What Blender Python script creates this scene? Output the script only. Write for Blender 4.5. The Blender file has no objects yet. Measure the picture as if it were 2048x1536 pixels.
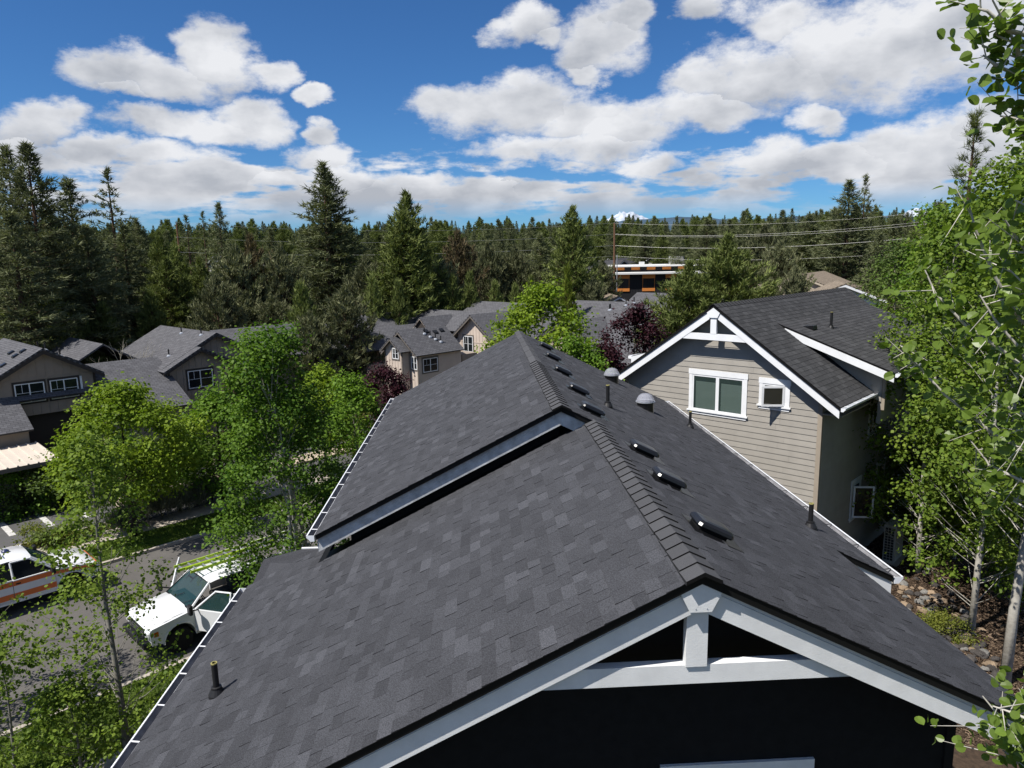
import bpy, math, random
import numpy as np
from mathutils import Vector, Matrix

# ------------------------------------------------------------------ camera
CAMZ = 12.0
F_PX = 1420.0
def _cam_axes(roll=1.1, vp=(954.0, 514.0)):
    r = math.radians(roll)
    dx, dy = vp[0]-1024, vp[1]-768
    ux = dx*math.cos(r)-dy*math.sin(r); uy = dx*math.sin(r)+dy*math.cos(r)
    p = math.atan(-uy/F_PX); psi = math.atan(-ux/math.hypot(F_PX, uy))
    cp, sp, cs, ss = math.cos(p), math.sin(p), math.cos(psi), math.sin(psi)
    fw = np.array([ss*cp, cs*cp, -sp]); r0 = np.array([cs, -ss, 0.0]); u0 = np.cross(r0, fw)
    rt = r0*math.cos(r)-u0*math.sin(r); up = u0*math.cos(r)+r0*math.sin(r)
    return fw, rt, up
FW, RT, UP = _cam_axes()
CAM = np.array([0.0, 0.0, CAMZ])
sc = bpy.context.scene
col = sc.collection
cd = bpy.data.cameras.new('camera'); cam = bpy.data.objects.new('camera', cd); col.objects.link(cam)
cd.sensor_width = 36.0; cd.sensor_fit = 'HORIZONTAL'; cd.lens = 36.0*F_PX/2048.0
cd.clip_start = 0.05; cd.clip_end = 60000.0
M = Matrix(((RT[0], UP[0], -FW[0], 0), (RT[1], UP[1], -FW[1], 0), (RT[2], UP[2], -FW[2], CAMZ), (0, 0, 0, 1)))
cam.matrix_world = M
sc.camera = cam

# photo pixel (2048 x 1536) -> world point
def ray(u, v): return FW+RT*(u-1024)/F_PX-UP*(v-768)/F_PX
def atz(u, v, z): d = ray(u, v); return CAM+d*((z-CAMZ)/d[2])
def aty(u, v, y): d = ray(u, v); return CAM+d*(y/d[1])
def atd(u, v, D): d = ray(u, v); return CAM+d*(D/math.hypot(d[0], d[1]))

# ------------------------------------------------------------------ world and sun
SUN_AZ, SUN_EL = 61.0, 56.0     # degrees from -Y towards -X; elevation
to_sun = Vector((-math.sin(math.radians(SUN_AZ))*math.cos(math.radians(SUN_EL)),
                 -math.cos(math.radians(SUN_AZ))*math.cos(math.radians(SUN_EL)), math.sin(math.radians(SUN_EL))))
world = bpy.data.worlds.new('World'); sc.world = world; world.use_nodes = True
SKY_STRENGTH = 0.075
def build_world():
    nt = world.node_tree; N = nt.nodes; L = nt.links; N.clear()
    def nd(t, **kw):
        n = N.new(t)
        for k, v in kw.items(): setattr(n, k, v)
        return n
    def mth(op, a, b=None, c=None, clamp=False):
        n = nd('ShaderNodeMath', operation=op, use_clamp=clamp)
        for i, x in enumerate((a, b, c)):
            if x is None: continue
            if isinstance(x, (int, float)): n.inputs[i].default_value = x
            else: L.new(x, n.inputs[i])
        return n.outputs[0]
    out = nd('ShaderNodeOutputWorld'); bg = nd('ShaderNodeBackground'); L.new(bg.outputs[0], out.inputs[0])
    bg.inputs[1].default_value = SKY_STRENGTH
    sky = nd('ShaderNodeTexSky', sky_type='NISHITA', sun_disc=False)
    sky.sun_elevation = math.radians(SUN_EL); sky.sun_rotation = math.atan2(to_sun.x, to_sun.y)
    sky.altitude = 1100; sky.air_density = 1.0; sky.dust_density = 0.25; sky.ozone_density = 2.6
    tc = nd('ShaderNodeTexCoord'); D = tc.outputs['Generated']
    sep = nd('ShaderNodeSeparateXYZ'); L.new(D, sep.inputs[0])
    az = mth('ARCTAN2', sep.outputs[0], sep.outputs[1]); el = mth('ARCSINE', sep.outputs[2])
    # cloud layers foreshorten towards the horizon: noise coordinates on a soft cloud deck
    zz = mth('ADD', mth('MAXIMUM', sep.outputs[2], 0.0), 0.16)
    cx = mth('DIVIDE', sep.outputs[0], zz); cy = mth('DIVIDE', sep.outputs[1], zz)
    cp = nd('ShaderNodeCombineXYZ'); L.new(cx, cp.inputs[0]); L.new(cy, cp.inputs[1])
    L.new(mth('MULTIPLY', el, 9.0), cp.inputs[2])
    def noise(scale, detail, rough, vec, off=(0, 0, 0), dist=0.0):
        v = nd('ShaderNodeVectorMath', operation='ADD'); L.new(vec, v.inputs[0]); v.inputs[1].default_value = off
        n = nd('ShaderNodeTexNoise'); n.inputs['Scale'].default_value = scale; n.inputs['Detail'].default_value = detail
        n.inputs['Roughness'].default_value = rough; n.inputs['Distortion'].default_value = dist
        L.new(v.outputs[0], n.inputs['Vector']); return n
    ang = nd('ShaderNodeCombineXYZ'); L.new(az, ang.inputs[0]); L.new(mth('MULTIPLY', el, 1.7), ang.inputs[1])
    warp = noise(9.0, 7.0, 0.58, ang.outputs[0], (3.1, 0.4, 1.0))
    wv = nd('ShaderNodeVectorMath', operation='SUBTRACT'); L.new(warp.outputs['Color'], wv.inputs[0]); wv.inputs[1].default_value = (.5, .5, .5)
    ws = nd('ShaderNodeVectorMath', operation='MULTIPLY'); L.new(wv.outputs[0], ws.inputs[0]); ws.inputs[1].default_value = (.14, .075, 0)
    pa = nd('ShaderNodeCombineXYZ'); L.new(az, pa.inputs[0]); L.new(el, pa.inputs[1])
    pw = nd('ShaderNodeVectorMath', operation='ADD'); L.new(pa.outputs[0], pw.inputs[0]); L.new(ws.outputs[0], pw.inputs[1])
    # single cumulus heaps where the photograph has them: centre and half size in photo pixels
    blobs = [(225, 142, 112, 44), (330, 158, 125, 40), (440, 122, 78, 70), (535, 146, 64, 36), (270, 185, 70, 16),
             (75, 242, 112, 36), (395, 248, 195, 30), (500, 240, 85, 38), (300, 236, 95, 26), (640, 192, 54, 17), (642, 258, 44, 26),
             (80, 310, 130, 36), (210, 300, 100, 30), (340, 312, 120, 34), (640, 302, 86, 28), (690, 345, 95, 30), (820, 362, 110, 28),
             (1040, 44, 72, 44), (1092, 76, 42, 24), (1210, 82, 98, 74), (1246, 36, 58, 44), (1195, 150, 50, 22),
             (915, 214, 100, 52), (1030, 208, 150, 56), (1160, 232, 140, 50), (1255, 250, 140, 52), (1430, 225, 130, 40),
             (1398, 165, 82, 42), (1545, 150, 190, 66), (1740, 100, 250, 105), (1570, 30, 118, 46), (1900, 55, 200, 110), (1408, 8, 64, 30),
             (1645, 243, 84, 28), (1545, 318, 100, 36), (1720, 318, 150, 36), (1860, 290, 160, 50), (1970, 258, 150, 46),
             (1040, 292, 120, 30), (1190, 300, 130, 36), (1300, 335, 100, 26)]
    run = None; ysel = None
    for (u, v, a, b) in blobs:
        d = ray(u, v); d = d/np.linalg.norm(d)
        A = math.atan2(d[0], d[1]); E = math.asin(d[2])
        ra = a*1.0/F_PX/(1+((u-1024)/F_PX)**2); rb = b*1.0/F_PX
        m = nd('ShaderNodeVectorMath', operation='MULTIPLY_ADD'); L.new(pw.outputs[0], m.inputs[0])
        m.inputs[1].default_value = (1/ra, 1/rb, 0); m.inputs[2].default_value = (-A/ra, -E/rb, 0)
        q = nd('ShaderNodeVectorMath', operation='DOT_PRODUCT'); L.new(m.outputs[0], q.inputs[0]); L.new(m.outputs[0], q.inputs[1])
        sy = nd('ShaderNodeSeparateXYZ'); L.new(m.outputs[0], sy.inputs[0])
        if run is None: run = q.outputs['Value']; ysel = sy.outputs[1]
        else:
            lt = mth('LESS_THAN', q.outputs['Value'], run); ysel = mth('ADD', ysel, mth('MULTIPLY', lt, mth('SUBTRACT', sy.outputs[1], ysel)))
            run = mth('SMOOTH_MIN', run, q.outputs['Value'], 0.3)
    heap = mth('SUBTRACT', 1.0, run)
    # everywhere else the same kind of broken cumulus deck goes on
    gen = noise(1.9, 7.0, 0.55, cp.outputs[0], (2.0, 5.0, 0.0))
    g = mth('MULTIPLY', mth('SUBTRACT', gen.outputs['Fac'], 0.512), 7.0)
    lowm = nd('ShaderNodeMapRange', interpolation_type='SMOOTHSTEP'); L.new(el, lowm.inputs[0]); lowm.inputs[1].default_value = 0.19; lowm.inputs[2].default_value = 0.10
    heap = mth('MAXIMUM', heap, mth('ADD', mth('ADD', g, 0.95), mth('MULTIPLY', mth('SUBTRACT', lowm.outputs[0], 1.0), 4.0)))
    side = mth('SUBTRACT', mth('ABSOLUTE', mth('SUBTRACT', az, 0.045)), 0.66)
    topb = mth('SUBTRACT', el, 0.40)
    outm = mth('MULTIPLY', mth('MAXIMUM', side, topb), 9.0, clamp=True)
    mixd = nd('ShaderNodeMix', data_type='FLOAT'); L.new(outm, mixd.inputs[0]); L.new(heap, mixd.inputs[2]); L.new(g, mixd.inputs[3])
    fine = noise(20.0, 8.0, 0.66, ang.outputs[0], (0.0, 9.0, 2.0))
    dens = mth('ADD', mixd.outputs[0], mth('MULTIPLY', mth('SUBTRACT', fine.outputs['Fac'], 0.5), 1.9))
    cover = nd('ShaderNodeMapRange', interpolation_type='SMOOTHSTEP'); L.new(dens, cover.inputs[0])
    cover.inputs[1].default_value = -0.10; cover.inputs[2].default_value = 0.80
    # thin out right at the horizon where blue shows under the deck
    hz = nd('ShaderNodeMapRange', interpolation_type='SMOOTHSTEP'); L.new(el, hz.inputs[0]); hz.inputs[1].default_value = 0.035; hz.inputs[2].default_value = 0.085
    cov = mth('MULTIPLY', cover.outputs[0], hz.outputs[0])
    # light and shade inside the clouds: relief from one noise read twice, higher and lower
    r1 = noise(8.0, 5.0, 0.5, ang.outputs[0], (0.0, 0.0, 4.0)); r2 = noise(8.0, 5.0, 0.5, ang.outputs[0], (-0.02, 0.05, 4.0))
    rel = mth('SUBTRACT', r1.outputs['Fac'], r2.outputs['Fac'])
    big = noise(5.0, 3.0, 0.5, ang.outputs[0], (7.0, 1.0, 0.0))
    thick = nd('ShaderNodeMapRange'); L.new(dens, thick.inputs[0]); thick.inputs[1].default_value = 0.1; thick.inputs[2].default_value = 1.1
    sh = mth('ADD', mth('MULTIPLY', rel, 2.6), mth('MULTIPLY', thick.outputs[0], -0.30))
    yv = mth('MINIMUM', mth('MAXIMUM', ysel, -1.0), 1.0); sh = mth('ADD', sh, mth('MULTIPLY', mth('MULTIPLY', yv, 0.34), mth('SUBTRACT', 1.0, outm)))
    sh = mth('ADD', sh, mth('MULTIPLY', mth('SUBTRACT', big.outputs['Fac'], 0.5), 0.9))
    sh = mth('ADD', sh, 0.86, clamp=True)
    cc = nd('ShaderNodeMix', data_type='RGBA'); L.new(sh, cc.inputs[0])
    k = 1.0/SKY_STRENGTH
    cc.inputs[6].default_value = (0.32*k, 0.34*k, 0.38*k, 1); cc.inputs[7].default_value = (0.59*k, 0.60*k, 0.625*k, 1)
    # deep clear blue of dry mountain air
    tint = nd('ShaderNodeMix', data_type='RGBA', blend_type='MULTIPLY'); tint.inputs[0].default_value = 1.0
    L.new(sky.outputs[0], tint.inputs[6]); tint.inputs[7].default_value = (0.34, 0.64, 0.96, 1)
    fin = nd('ShaderNodeMix', data_type='RGBA'); L.new(cov, fin.inputs[0]); L.new(tint.outputs[2], fin.inputs[6]); L.new(cc.outputs[2], fin.inputs[7])
    L.new(fin.outputs[2], bg.inputs[0])
build_world(); world.cycles.sampling_method = 'NONE'
sd = bpy.data.lights.new('sun', 'SUN'); so = bpy.data.objects.new('sun', sd); col.objects.link(so)
sd.energy = 5.0; sd.angle = math.radians(0.53); sd.color = (1.0, 0.955, 0.89)
so.rotation_euler = to_sun.to_track_quat('Z', 'Y').to_euler(); so.location = (-20, -20, 60)
sc.view_settings.view_transform = 'Standard'; sc.view_settings.look = 'None'
sc.view_settings.exposure = 0.5; sc.view_settings.gamma = 1.0; sc.view_settings.use_curve_mapping = False
sc.cycles.max_bounces = 6; sc.cycles.diffuse_bounces = 2; sc.cycles.glossy_bounces = 2; sc.cycles.transmission_bounces = 4
sc.cycles.transparent_max_bounces = 6; sc.cycles.use_denoising = True; sc.cycles.caustics_reflective = False; sc.cycles.caustics_refractive = False

# ------------------------------------------------------------------ materials
MATS = {}
def mat(name, color, rough=0.7, spec=0.3, metal=0.0, var=0.0, vscale=6.0, bump=0.0, bscale=60.0, attr=None, attr_b=None,
        transl=0.0, tcol=None, objvar=0.0, color2=None, trans=0.0, alpha=1.0, ior=1.45, coat=0.0, obj_space=True, emit=None, detail=5.0):
    if name in MATS: return MATS[name]
    m = bpy.data.materials.new(name); m.use_nodes = True; MATS[name] = m
    nt = m.node_tree; N = nt.nodes; L = nt.links
    b = N['Principled BSDF']; out = N['Material Output']
    b.inputs['Roughness'].default_value = rough; b.inputs['Specular IOR Level'].default_value = spec; b.inputs['Metallic'].default_value = metal
    b.inputs['IOR'].default_value = ior
    if coat: b.inputs['Coat Weight'].default_value = coat; b.inputs['Coat Roughness'].default_value = 0.05
    if trans: b.inputs['Transmission Weight'].default_value = trans
    if alpha < 1: b.inputs['Alpha'].default_value = alpha
    c = (*color, 1.0)
    b.inputs['Base Color'].default_value = c
    src = None
    tc = N.new('ShaderNodeTexCoord')
    def mix(fac, A, B, blend='MIX'):
        x = N.new('ShaderNodeMix'); x.data_type = 'RGBA'; x.blend_type = blend
        for i, q in ((0, fac), (6, A), (7, B)):
            if isinstance(q, (int, float)): x.inputs[i].default_value = q
            elif isinstance(q, tuple): x.inputs[i].default_value = q
            else: L.new(q, x.inputs[i])
        return x.outputs[2]
    if attr:
        at = N.new('ShaderNodeAttribute'); at.attribute_name = attr
        src = mix(at.outputs['Fac'], c, (*(attr_b or color), 1.0))
    if color2 or var:
        n = N.new('ShaderNodeTexNoise'); n.inputs['Scale'].default_value = vscale; n.inputs['Detail'].default_value = detail
        n.inputs['Roughness'].default_value = 0.62
        L.new(tc.outputs['Object'], n.inputs['Vector'])
        mr = N.new('ShaderNodeMapRange'); L.new(n.outputs['Fac'], mr.inputs[0]); mr.inputs[1].default_value = 0.32; mr.inputs[2].default_value = 0.68
        if color2: src = mix(mr.outputs[0], src if src is not None else c, (*color2, 1.0))
        else:
            mr.inputs[3].default_value = 1-var; mr.inputs[4].default_value = 1+var
            g = N.new('ShaderNodeCombineColor')
            for i in range(3): L.new(mr.outputs[0], g.inputs[i])
            src = mix(1.0, src if src is not None else c, g.outputs[0], 'MULTIPLY')
    if objvar:
        oi = N.new('ShaderNodeObjectInfo'); mr = N.new('ShaderNodeMapRange'); L.new(oi.outputs['Random'], mr.inputs[0])
        mr.inputs[3].default_value = 1-objvar; mr.inputs[4].default_value = 1+objvar
        g = N.new('ShaderNodeCombineColor')
        for i in range(3): L.new(mr.outputs[0], g.inputs[i])
        src = mix(1.0, src if src is not None else c, g.outputs[0], 'MULTIPLY')
    if src is not None: L.new(src, b.inputs['Base Color'])
    if bump:
        n = N.new('ShaderNodeTexNoise'); n.inputs['Scale'].default_value = bscale; n.inputs['Detail'].default_value = 3.0
        L.new(tc.outputs['Object'], n.inputs['Vector'])
        bp = N.new('ShaderNodeBump'); bp.inputs['Strength'].default_value = bump; bp.inputs['Distance'].default_value = 0.02
        L.new(n.outputs['Fac'], bp.inputs['Height']); L.new(bp.outputs[0], b.inputs['Normal'])
    if emit: b.inputs['Emission Color'].default_value = (*emit, 1); b.inputs['Emission Strength'].default_value = 1
    if transl:
        t = N.new('ShaderNodeBsdfTranslucent')
        tcl = tcol or tuple(min(1, q*1.5) for q in color)
        if src is not None:
            x = mix(1.0, src, (1.25, 1.35, 0.7, 1), 'MULTIPLY'); L.new(x, t.inputs[0])
        else: t.inputs[0].default_value = (*tcl, 1)
        ms = N.new('ShaderNodeMixShader'); ms.inputs[0].default_value = transl
        L.new(b.outputs[0], ms.inputs[1]); L.new(t.outputs[0], ms.inputs[2]); L.new(ms.outputs[0], out.inputs['Surface'])
    return m

white = mat('white_paint', (0.70, 0.71, 0.72), 0.5, 0.3, var=0.05, vscale=3)
trimw = mat('pale_grey_paint', (0.66, 0.67, 0.67), 0.6, 0.25, var=0.06, vscale=5, bump=0.12, bscale=90)
gutterw = mat('gutter_white', (0.74, 0.76, 0.79), 0.35, 0.4, var=0.05, vscale=4)
blackm = mat('black_plastic', (0.008, 0.008, 0.009), 0.28, 0.5)
blackp = mat('black_pipe', (0.012, 0.012, 0.013), 0.5, 0.4, var=0.2)
dripm = mat('black_drip_edge', (0.006, 0.006, 0.006), 0.6, 0.2)
flash = mat('metal_flashing', (0.42, 0.44, 0.47), 0.4, 0.5, 0.5)
darkwall = mat('charcoal_siding', (0.011, 0.011, 0.0115), 0.8, 0.15, var=0.15, vscale=8)

# ------------------------------------------------------------------ mesh helpers
BASE = {}
def tag(o, label=None, cat=None, group=None, kind=None):
    if label: o['label'] = label
    if cat: o['category'] = cat
    if group: o['group'] = group
    if kind: o['kind'] = kind
    return o
def thing(name, label, cat, loc=(0, 0, 0), group=None, rz=0.0):
    o = bpy.data.objects.new(name, None); col.objects.link(o); o.empty_display_size = 0.2
    o.location = loc; o.rotation_euler = (0, 0, rz); BASE[o] = (float(loc[0]), float(loc[1]), float(loc[2]))
    return tag(o, label, cat, group)
def link(name, me, parent=None, m=None):
    o = bpy.data.objects.new(name, me); col.objects.link(o)
    if m is not None and not me.materials: me.materials.append(m)
    if parent is not None: o.parent = parent
    return o
def np_mesh(name, V, F, m=None, tint=None, smooth=False):
    """V (n,3); F (k,c) polygons with c corners each"""
    V = np.asarray(V, dtype=np.float32); F = np.asarray(F, dtype=np.int32)
    me = bpy.data.meshes.new(name); k, c = F.shape
    me.vertices.add(len(V)); me.vertices.foreach_set('co', V.ravel())
    me.loops.add(k*c); me.loops.foreach_set('vertex_index', F.ravel())
    me.polygons.add(k); me.polygons.foreach_set('loop_start', np.arange(0, k*c, c, dtype=np.int32))
    try: me.polygons.foreach_set('loop_total', np.full(k, c, dtype=np.int32))
    except Exception: pass
    if smooth: me.polygons.foreach_set('use_smooth', np.ones(k, dtype=bool))
    me.update(calc_edges=True)
    if tint is not None:
        a = me.attributes.new('tint', 'FLOAT', 'FACE'); a.data.foreach_set('value', np.asarray(tint, dtype=np.float32))
    if m is not None: me.materials.append(m)
    return me
class MB:
    def __init__(s): s.v = []; s.f = []; s.t = []
    def add(s, vs, fs, t=None):
        b = len(s.v); s.v += [tuple(map(float, q)) for q in vs]; s.f += [tuple(b+i for i in f) for f in fs]
        s.t += list(t) if isinstance(t, (list, tuple)) else [0.0 if t is None else t]*len(fs); return s
    def poly(s, pts, t=None): return s.add(pts, [tuple(range(len(pts)))], t)
    def obox(s, o, a, b, c, t=None):
        """box from corner o with edge vectors a,b,c"""
        o, a, b, c = (np.array(q, float) for q in (o, a, b, c))
        vs = [o, o+a, o+a+b, o+b, o+c, o+a+c, o+a+b+c, o+b+c]
        return s.add(vs, [(0, 3, 2, 1), (4, 5, 6, 7), (0, 1, 5, 4), (1, 2, 6, 5), (2, 3, 7, 6), (3, 0, 4, 7)], t)
    def box(s, x0, x1, y0, y1, z0, z1, t=None): return s.obox((x0, y0, z0), (x1-x0, 0, 0), (0, y1-y0, 0), (0, 0, z1-z0), t)
    def bbox(s, x0, x1, y0, y1, z0, z1, bv=0.02):
        """box with chamfered edges"""
        xs, ys, zs = (x0, x0+bv, x1-bv, x1), (y0, y0+bv, y1-bv, y1), (z0, z0+bv, z1-bv, z1)
        vs = []; idx = {}
        for i in (0, 1, 2, 3):
            for j in (0, 1, 2, 3):
                for k in (0, 1, 2, 3):
                    e = [i in (0, 3), j in (0, 3), k in (0, 3)]
                    if sum(e) == 1: idx[(i, j, k)] = len(vs); vs.append((xs[i], ys[j], zs[k]))
        fs = []
        for a in (0, 3):
            fs.append([(a, 1, 1), (a, 2, 1), (a, 2, 2), (a, 1, 2)]); fs.append([(1, a, 1), (2, a, 1), (2, a, 2), (1, a, 2)]); fs.append([(1, 1, a), (2, 1, a), (2, 2, a), (1, 2, a)])
        n = {0: 1, 3: 2}
        for a in (0, 3):
            for b in (0, 3):
                fs.append([(a, n[b], 1), (a, n[b], 2), (n[a], b, 2), (n[a], b, 1)])
                fs.append([(a, 1, n[b]), (a, 2, n[b]), (n[a], 2, b), (n[a], 1, b)])
                fs.append([(1, a, n[b]), (2, a, n[b]), (2, n[a], b), (1, n[a], b)])
                for c in (0, 3): fs.append([(a, n[b], n[c]), (n[a], b, n[c]), (n[a], n[b], c)])
        return s.add(vs, [tuple(idx[q] for q in f) for f in fs])
    def prism(s, pts, vec, t=None):
        """closed polygon pts extruded by vec"""
        n = len(pts); P = [np.array(q, float) for q in pts]; Q = [q+np.array(vec, float) for q in P]
        fs = [tuple(range(n))[::-1], tuple(range(n, 2*n))]+[(i, (i+1) % n, n+(i+1) % n, n+i) for i in range(n)]
        return s.add(P+Q, fs, t)
    def tube(s, path, rad, n=6, cap=True, t=None):
        P = [np.array(q, float) for q in path]; k = len(P)
        if isinstance(rad, (int, float)): rad = [rad]*k
        vs = []
        for i in range(k):
            d = P[min(i+1, k-1)]-P[max(i-1, 0)]; d = d/(np.linalg.norm(d)+1e-9)
            a = np.cross(d, (0, 0, 1)) if abs(d[2]) < 0.95 else np.cross(d, (1, 0, 0)); a = a/np.linalg.norm(a); b = np.cross(d, a)
            for j in range(n):
                w = 2*math.pi*j/n; vs.append(P[i]+rad[i]*(a*math.cos(w)+b*math.sin(w)))
        fs = [(i*n+j, i*n+(j+1) % n, (i+1)*n+(j+1) % n, (i+1)*n+j) for i in range(k-1) for j in range(n)]
        if cap: fs += [tuple(range(n))[::-1], tuple(range((k-1)*n, k*n))]
        return s.add(vs, fs, t)
    def lathe(s, prof, o, n=16, axis=(0, 0, 1), t=None):
        """prof list of (r,h) revolved about axis through o"""
        ax = np.array(axis, float); ax /= np.linalg.norm(ax)
        a = np.cross(ax, (0, 1, 0)) if abs(ax[1]) < 0.9 else np.cross(ax, (1, 0, 0)); a /= np.linalg.norm(a); b = np.cross(ax, a)
        vs = [np.array(o)+ax*h+r*(a*math.cos(2*math.pi*j/n)+b*math.sin(2*math.pi*j/n)) for r, h in prof for j in range(n)]
        fs = [(i*n+j, i*n+(j+1) % n, (i+1)*n+(j+1) % n, (i+1)*n+j) for i in range(len(prof)-1) for j in range(n)]
        fs += [tuple(range(n))[::-1], tuple(range((len(prof)-1)*n, len(prof)*n))]
        return s.add(vs, fs, t)
    def build(s, name, m, parent=None, smooth=False, local=False, kind=None):
        me = bpy.data.meshes.new(name)
        off = (0, 0, 0)
        if parent is not None and not local:
            off = BASE.get(parent, (0, 0, 0))
        vs = [(v[0]-off[0], v[1]-off[1], v[2]-off[2]) for v in s.v] if off != (0, 0, 0) else s.v
        me.from_pydata(vs, [], s.f)
        if any(s.t):
            a = me.attributes.new('tint', 'FLOAT', 'FACE'); a.data.foreach_set('value', s.t)
        if smooth:
            for p in me.polygons: p.use_smooth = True
        o = link(name, me, parent, m)
        BASE[o] = off if parent is not None else (0, 0, 0)
        if kind: o['kind'] = kind
        return o
def struct(name, mb, m):
    return tag(mb.build(name, m), kind='structure')
def rnd(seed): return random.Random(seed)

# ------------------------------------------------------------------ terrain and street
AS = math.radians(46.5)
T1 = np.array([math.sin(AS), math.cos(AS), 0.0])        # street direction (away, right)
NS = np.array([-math.cos(AS), math.sin(AS), 0.0])       # across the street, away from the house
T2 = -NS
def sn(s, n, z=0.0): p = T1*s+NS*n; return np.array([p[0], p[1], z])
def smooth(a, b, x): t = np.clip((x-a)/(b-a), 0, 1); return t*t*(3-2*t)
def hgt(x, y):
    x = np.asarray(x, float); y = np.asarray(y, float)
    d = np.hypot(x, y)
    h = 1.5*smooth(2.0, 6.5, x-0.0*y)*(1-smooth(40, 70, y))
    h = h+np.interp(d, [0, 78, 120, 200, 350, 600, 900, 1500, 3000, 9000], [0, 0, 2.5, 5, 12, 21, 29, 36, 40, 40])
    h = h+smooth(90, 250, d)*(1.6*np.sin(x*0.021+1.0)*np.cos(y*0.017)+1.2*np.sin(x*0.008-y*0.006))
    return h
def H1(x, y): return float(hgt(x, y))
ground_m = mat('dry_earth', (0.10, 0.085, 0.062), 0.95, 0.1, color2=(0.055, 0.062, 0.03), vscale=0.35, bump=0.5, bscale=9, detail=9)
def build_ground():
    def axis(lo, hi, c):
        a = [0.0]; st = 1.5
        while a[-1] < hi: a.append(a[-1]+st); st *= c
        b = [0.0]; st = 1.5
        while b[-1] > lo: b.append(b[-1]-st); st *= c
        return np.array(sorted(set(b[1:]+a)))
    X = axis(-9000, 9000, 1.075)+2.0; Y = axis(-9000, 9000, 1.075)+18.0
    gx, gy = np.meshgrid(X, Y, indexing='ij'); gz = hgt(gx, gy)
    n, m = gx.shape; V = np.stack([gx.ravel(), gy.ravel(), gz.ravel()], 1)
    i = np.arange(n-1)[:, None]*m+np.arange(m-1)[None, :]; i = i.ravel()
    F = np.stack([i, i+m, i+m+1, i+1], 1)
    o = link('ground', np_mesh('ground', V, F, ground_m, smooth=True)); tag(o, kind='structure')
build_ground()
asph = mat('asphalt', (0.115, 0.108, 0.10), 0.9, 0.2, color2=(0.088, 0.083, 0.078), vscale=0.9, bump=0.35, bscale=130, detail=10)
asph2 = mat('asphalt_lot', (0.098, 0.096, 0.095), 0.9, 0.2, color2=(0.075, 0.074, 0.073), vscale=0.7, bump=0.35, bscale=130, detail=10)
conc = mat('concrete', (0.36, 0.32, 0.275), 0.85, 0.2, var=0.14, vscale=2.2, bump=0.2, bscale=60)
tanc = mat('tan_concrete', (0.40, 0.33, 0.25), 0.85, 0.2, var=0.12, vscale=1.6, bump=0.2, bscale=60)
turf_m = mat('turf_soil', (0.045, 0.07, 0.018), 0.95, 0.1, color2=(0.07, 0.095, 0.02), vscale=1.5)
paintw = mat('road_paint', (0.46, 0.45, 0.43), 0.8, 0.2, var=0.3, vscale=9)
def strip(s0, s1, n0, n1, z0, z1, mb=None):
    mb = mb or MB(); o = sn(s0, n0, z0); return mb.obox(o, T1*(s1-s0), NS*(n1-n0), (0, 0, z1-z0))
def slabs(kind, m, s0, s1, n0, n1, z0, z1, step, parent_name):
    """a pavement whose slabs are pieces with open joints"""
    base = strip(s0, s1, n0, n1, z0, z1-0.012); root = struct(parent_name, base, m)
    k = max(1, int(round((s1-s0)/step))); w = (s1-s0)/k
    for i in range(k):
        strip(s0+i*w+0.008, s0+(i+1)*w-0.008, n0+0.006, n1-0.006, z1-0.016, z1).build('slab', m, root)
    return root
N_NEAR, N_FAR = 21.05, 30.65
struct('street', strip(-45, 62, N_NEAR-0.15, N_FAR+0.15, -0.25, 0.03), asph)
struct('parking_lot', strip(-45, 10.4, 35.6, 44.6, -0.25, 0.04), asph2)
struct('side_road', strip(10.4, 62, 33.2, 41.5, -0.25, 0.036), asph2)
struct('rear_lot', strip(28, 62, 41.5, 60, -0.25, 0.033), asph2)
def kerb(s0, s1, n0, n1, z1=0.15, m=conc, step=3.0):
    r = rnd(s0*7+n0); base = strip(s0, s1, n0, n1, -0.2, z1-0.01); root = struct('kerb', base, m)
    k = max(1, int((s1-s0)/step)); w = (s1-s0)/k
    for i in range(k): strip(s0+i*w+0.006, s0+(i+1)*w-0.006, n0-0.002, n1+0.002, z1-0.03, z1).build('kerb_stone', m, root)
kerb(-45, 30, N_FAR, N_FAR+0.16); kerb(-45, 40, N_NEAR-0.16, N_NEAR); kerb(-45, 9.5, 35.45, 35.6, 0.16); kerb(-45, 3.0, 44.45, 44.6, 0.17, tanc)
struct('verge', strip(-45, 30, N_FAR+0.16, 33.0, -0.2, 0.13), turf_m)
slabs('slab', conc, -45, 30, 33.0, 34.45, -0.2, 0.15, 1.5, 'pavement')
struct('planter_bed', strip(-45, 9.5, 34.45, 35.45, -0.2, 0.13), mat('planter_soil', (0.12, 0.10, 0.05), 0.95, 0.1, color2=(0.075, 0.085, 0.02), vscale=2.0))
struct('front_lawn', strip(-45, 40, N_NEAR-3.0, N_NEAR-0.16, -0.2, 0.13), turf_m)
slabs('slab', conc, -45, 30, N_NEAR-4.3, N_NEAR-3.0, -0.2, 0.15, 1.5, 'front_path')
slabs('slab', tanc, -45, 3.0, 44.6, 46.1, -0.2, 0.19, 2.2, 'lot_path')
slabs('slab', tanc, 10.6, 26, 37.4, 38.9, -0.2, 0.17, 2.2, 'side_path')
# stall markings: the strips stand clear of the carport and run on beneath it
for k in range(-9, 3):
    s = 6.05+k*1.53
    o = sn(s, 37.35, 0.0445); tag(MB().obox(o, T1*0.26, NS*(2.5 if k > -4 else 5.6), (0, 0, 0.003)).build('stall_line', paintw), kind='structure')
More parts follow.
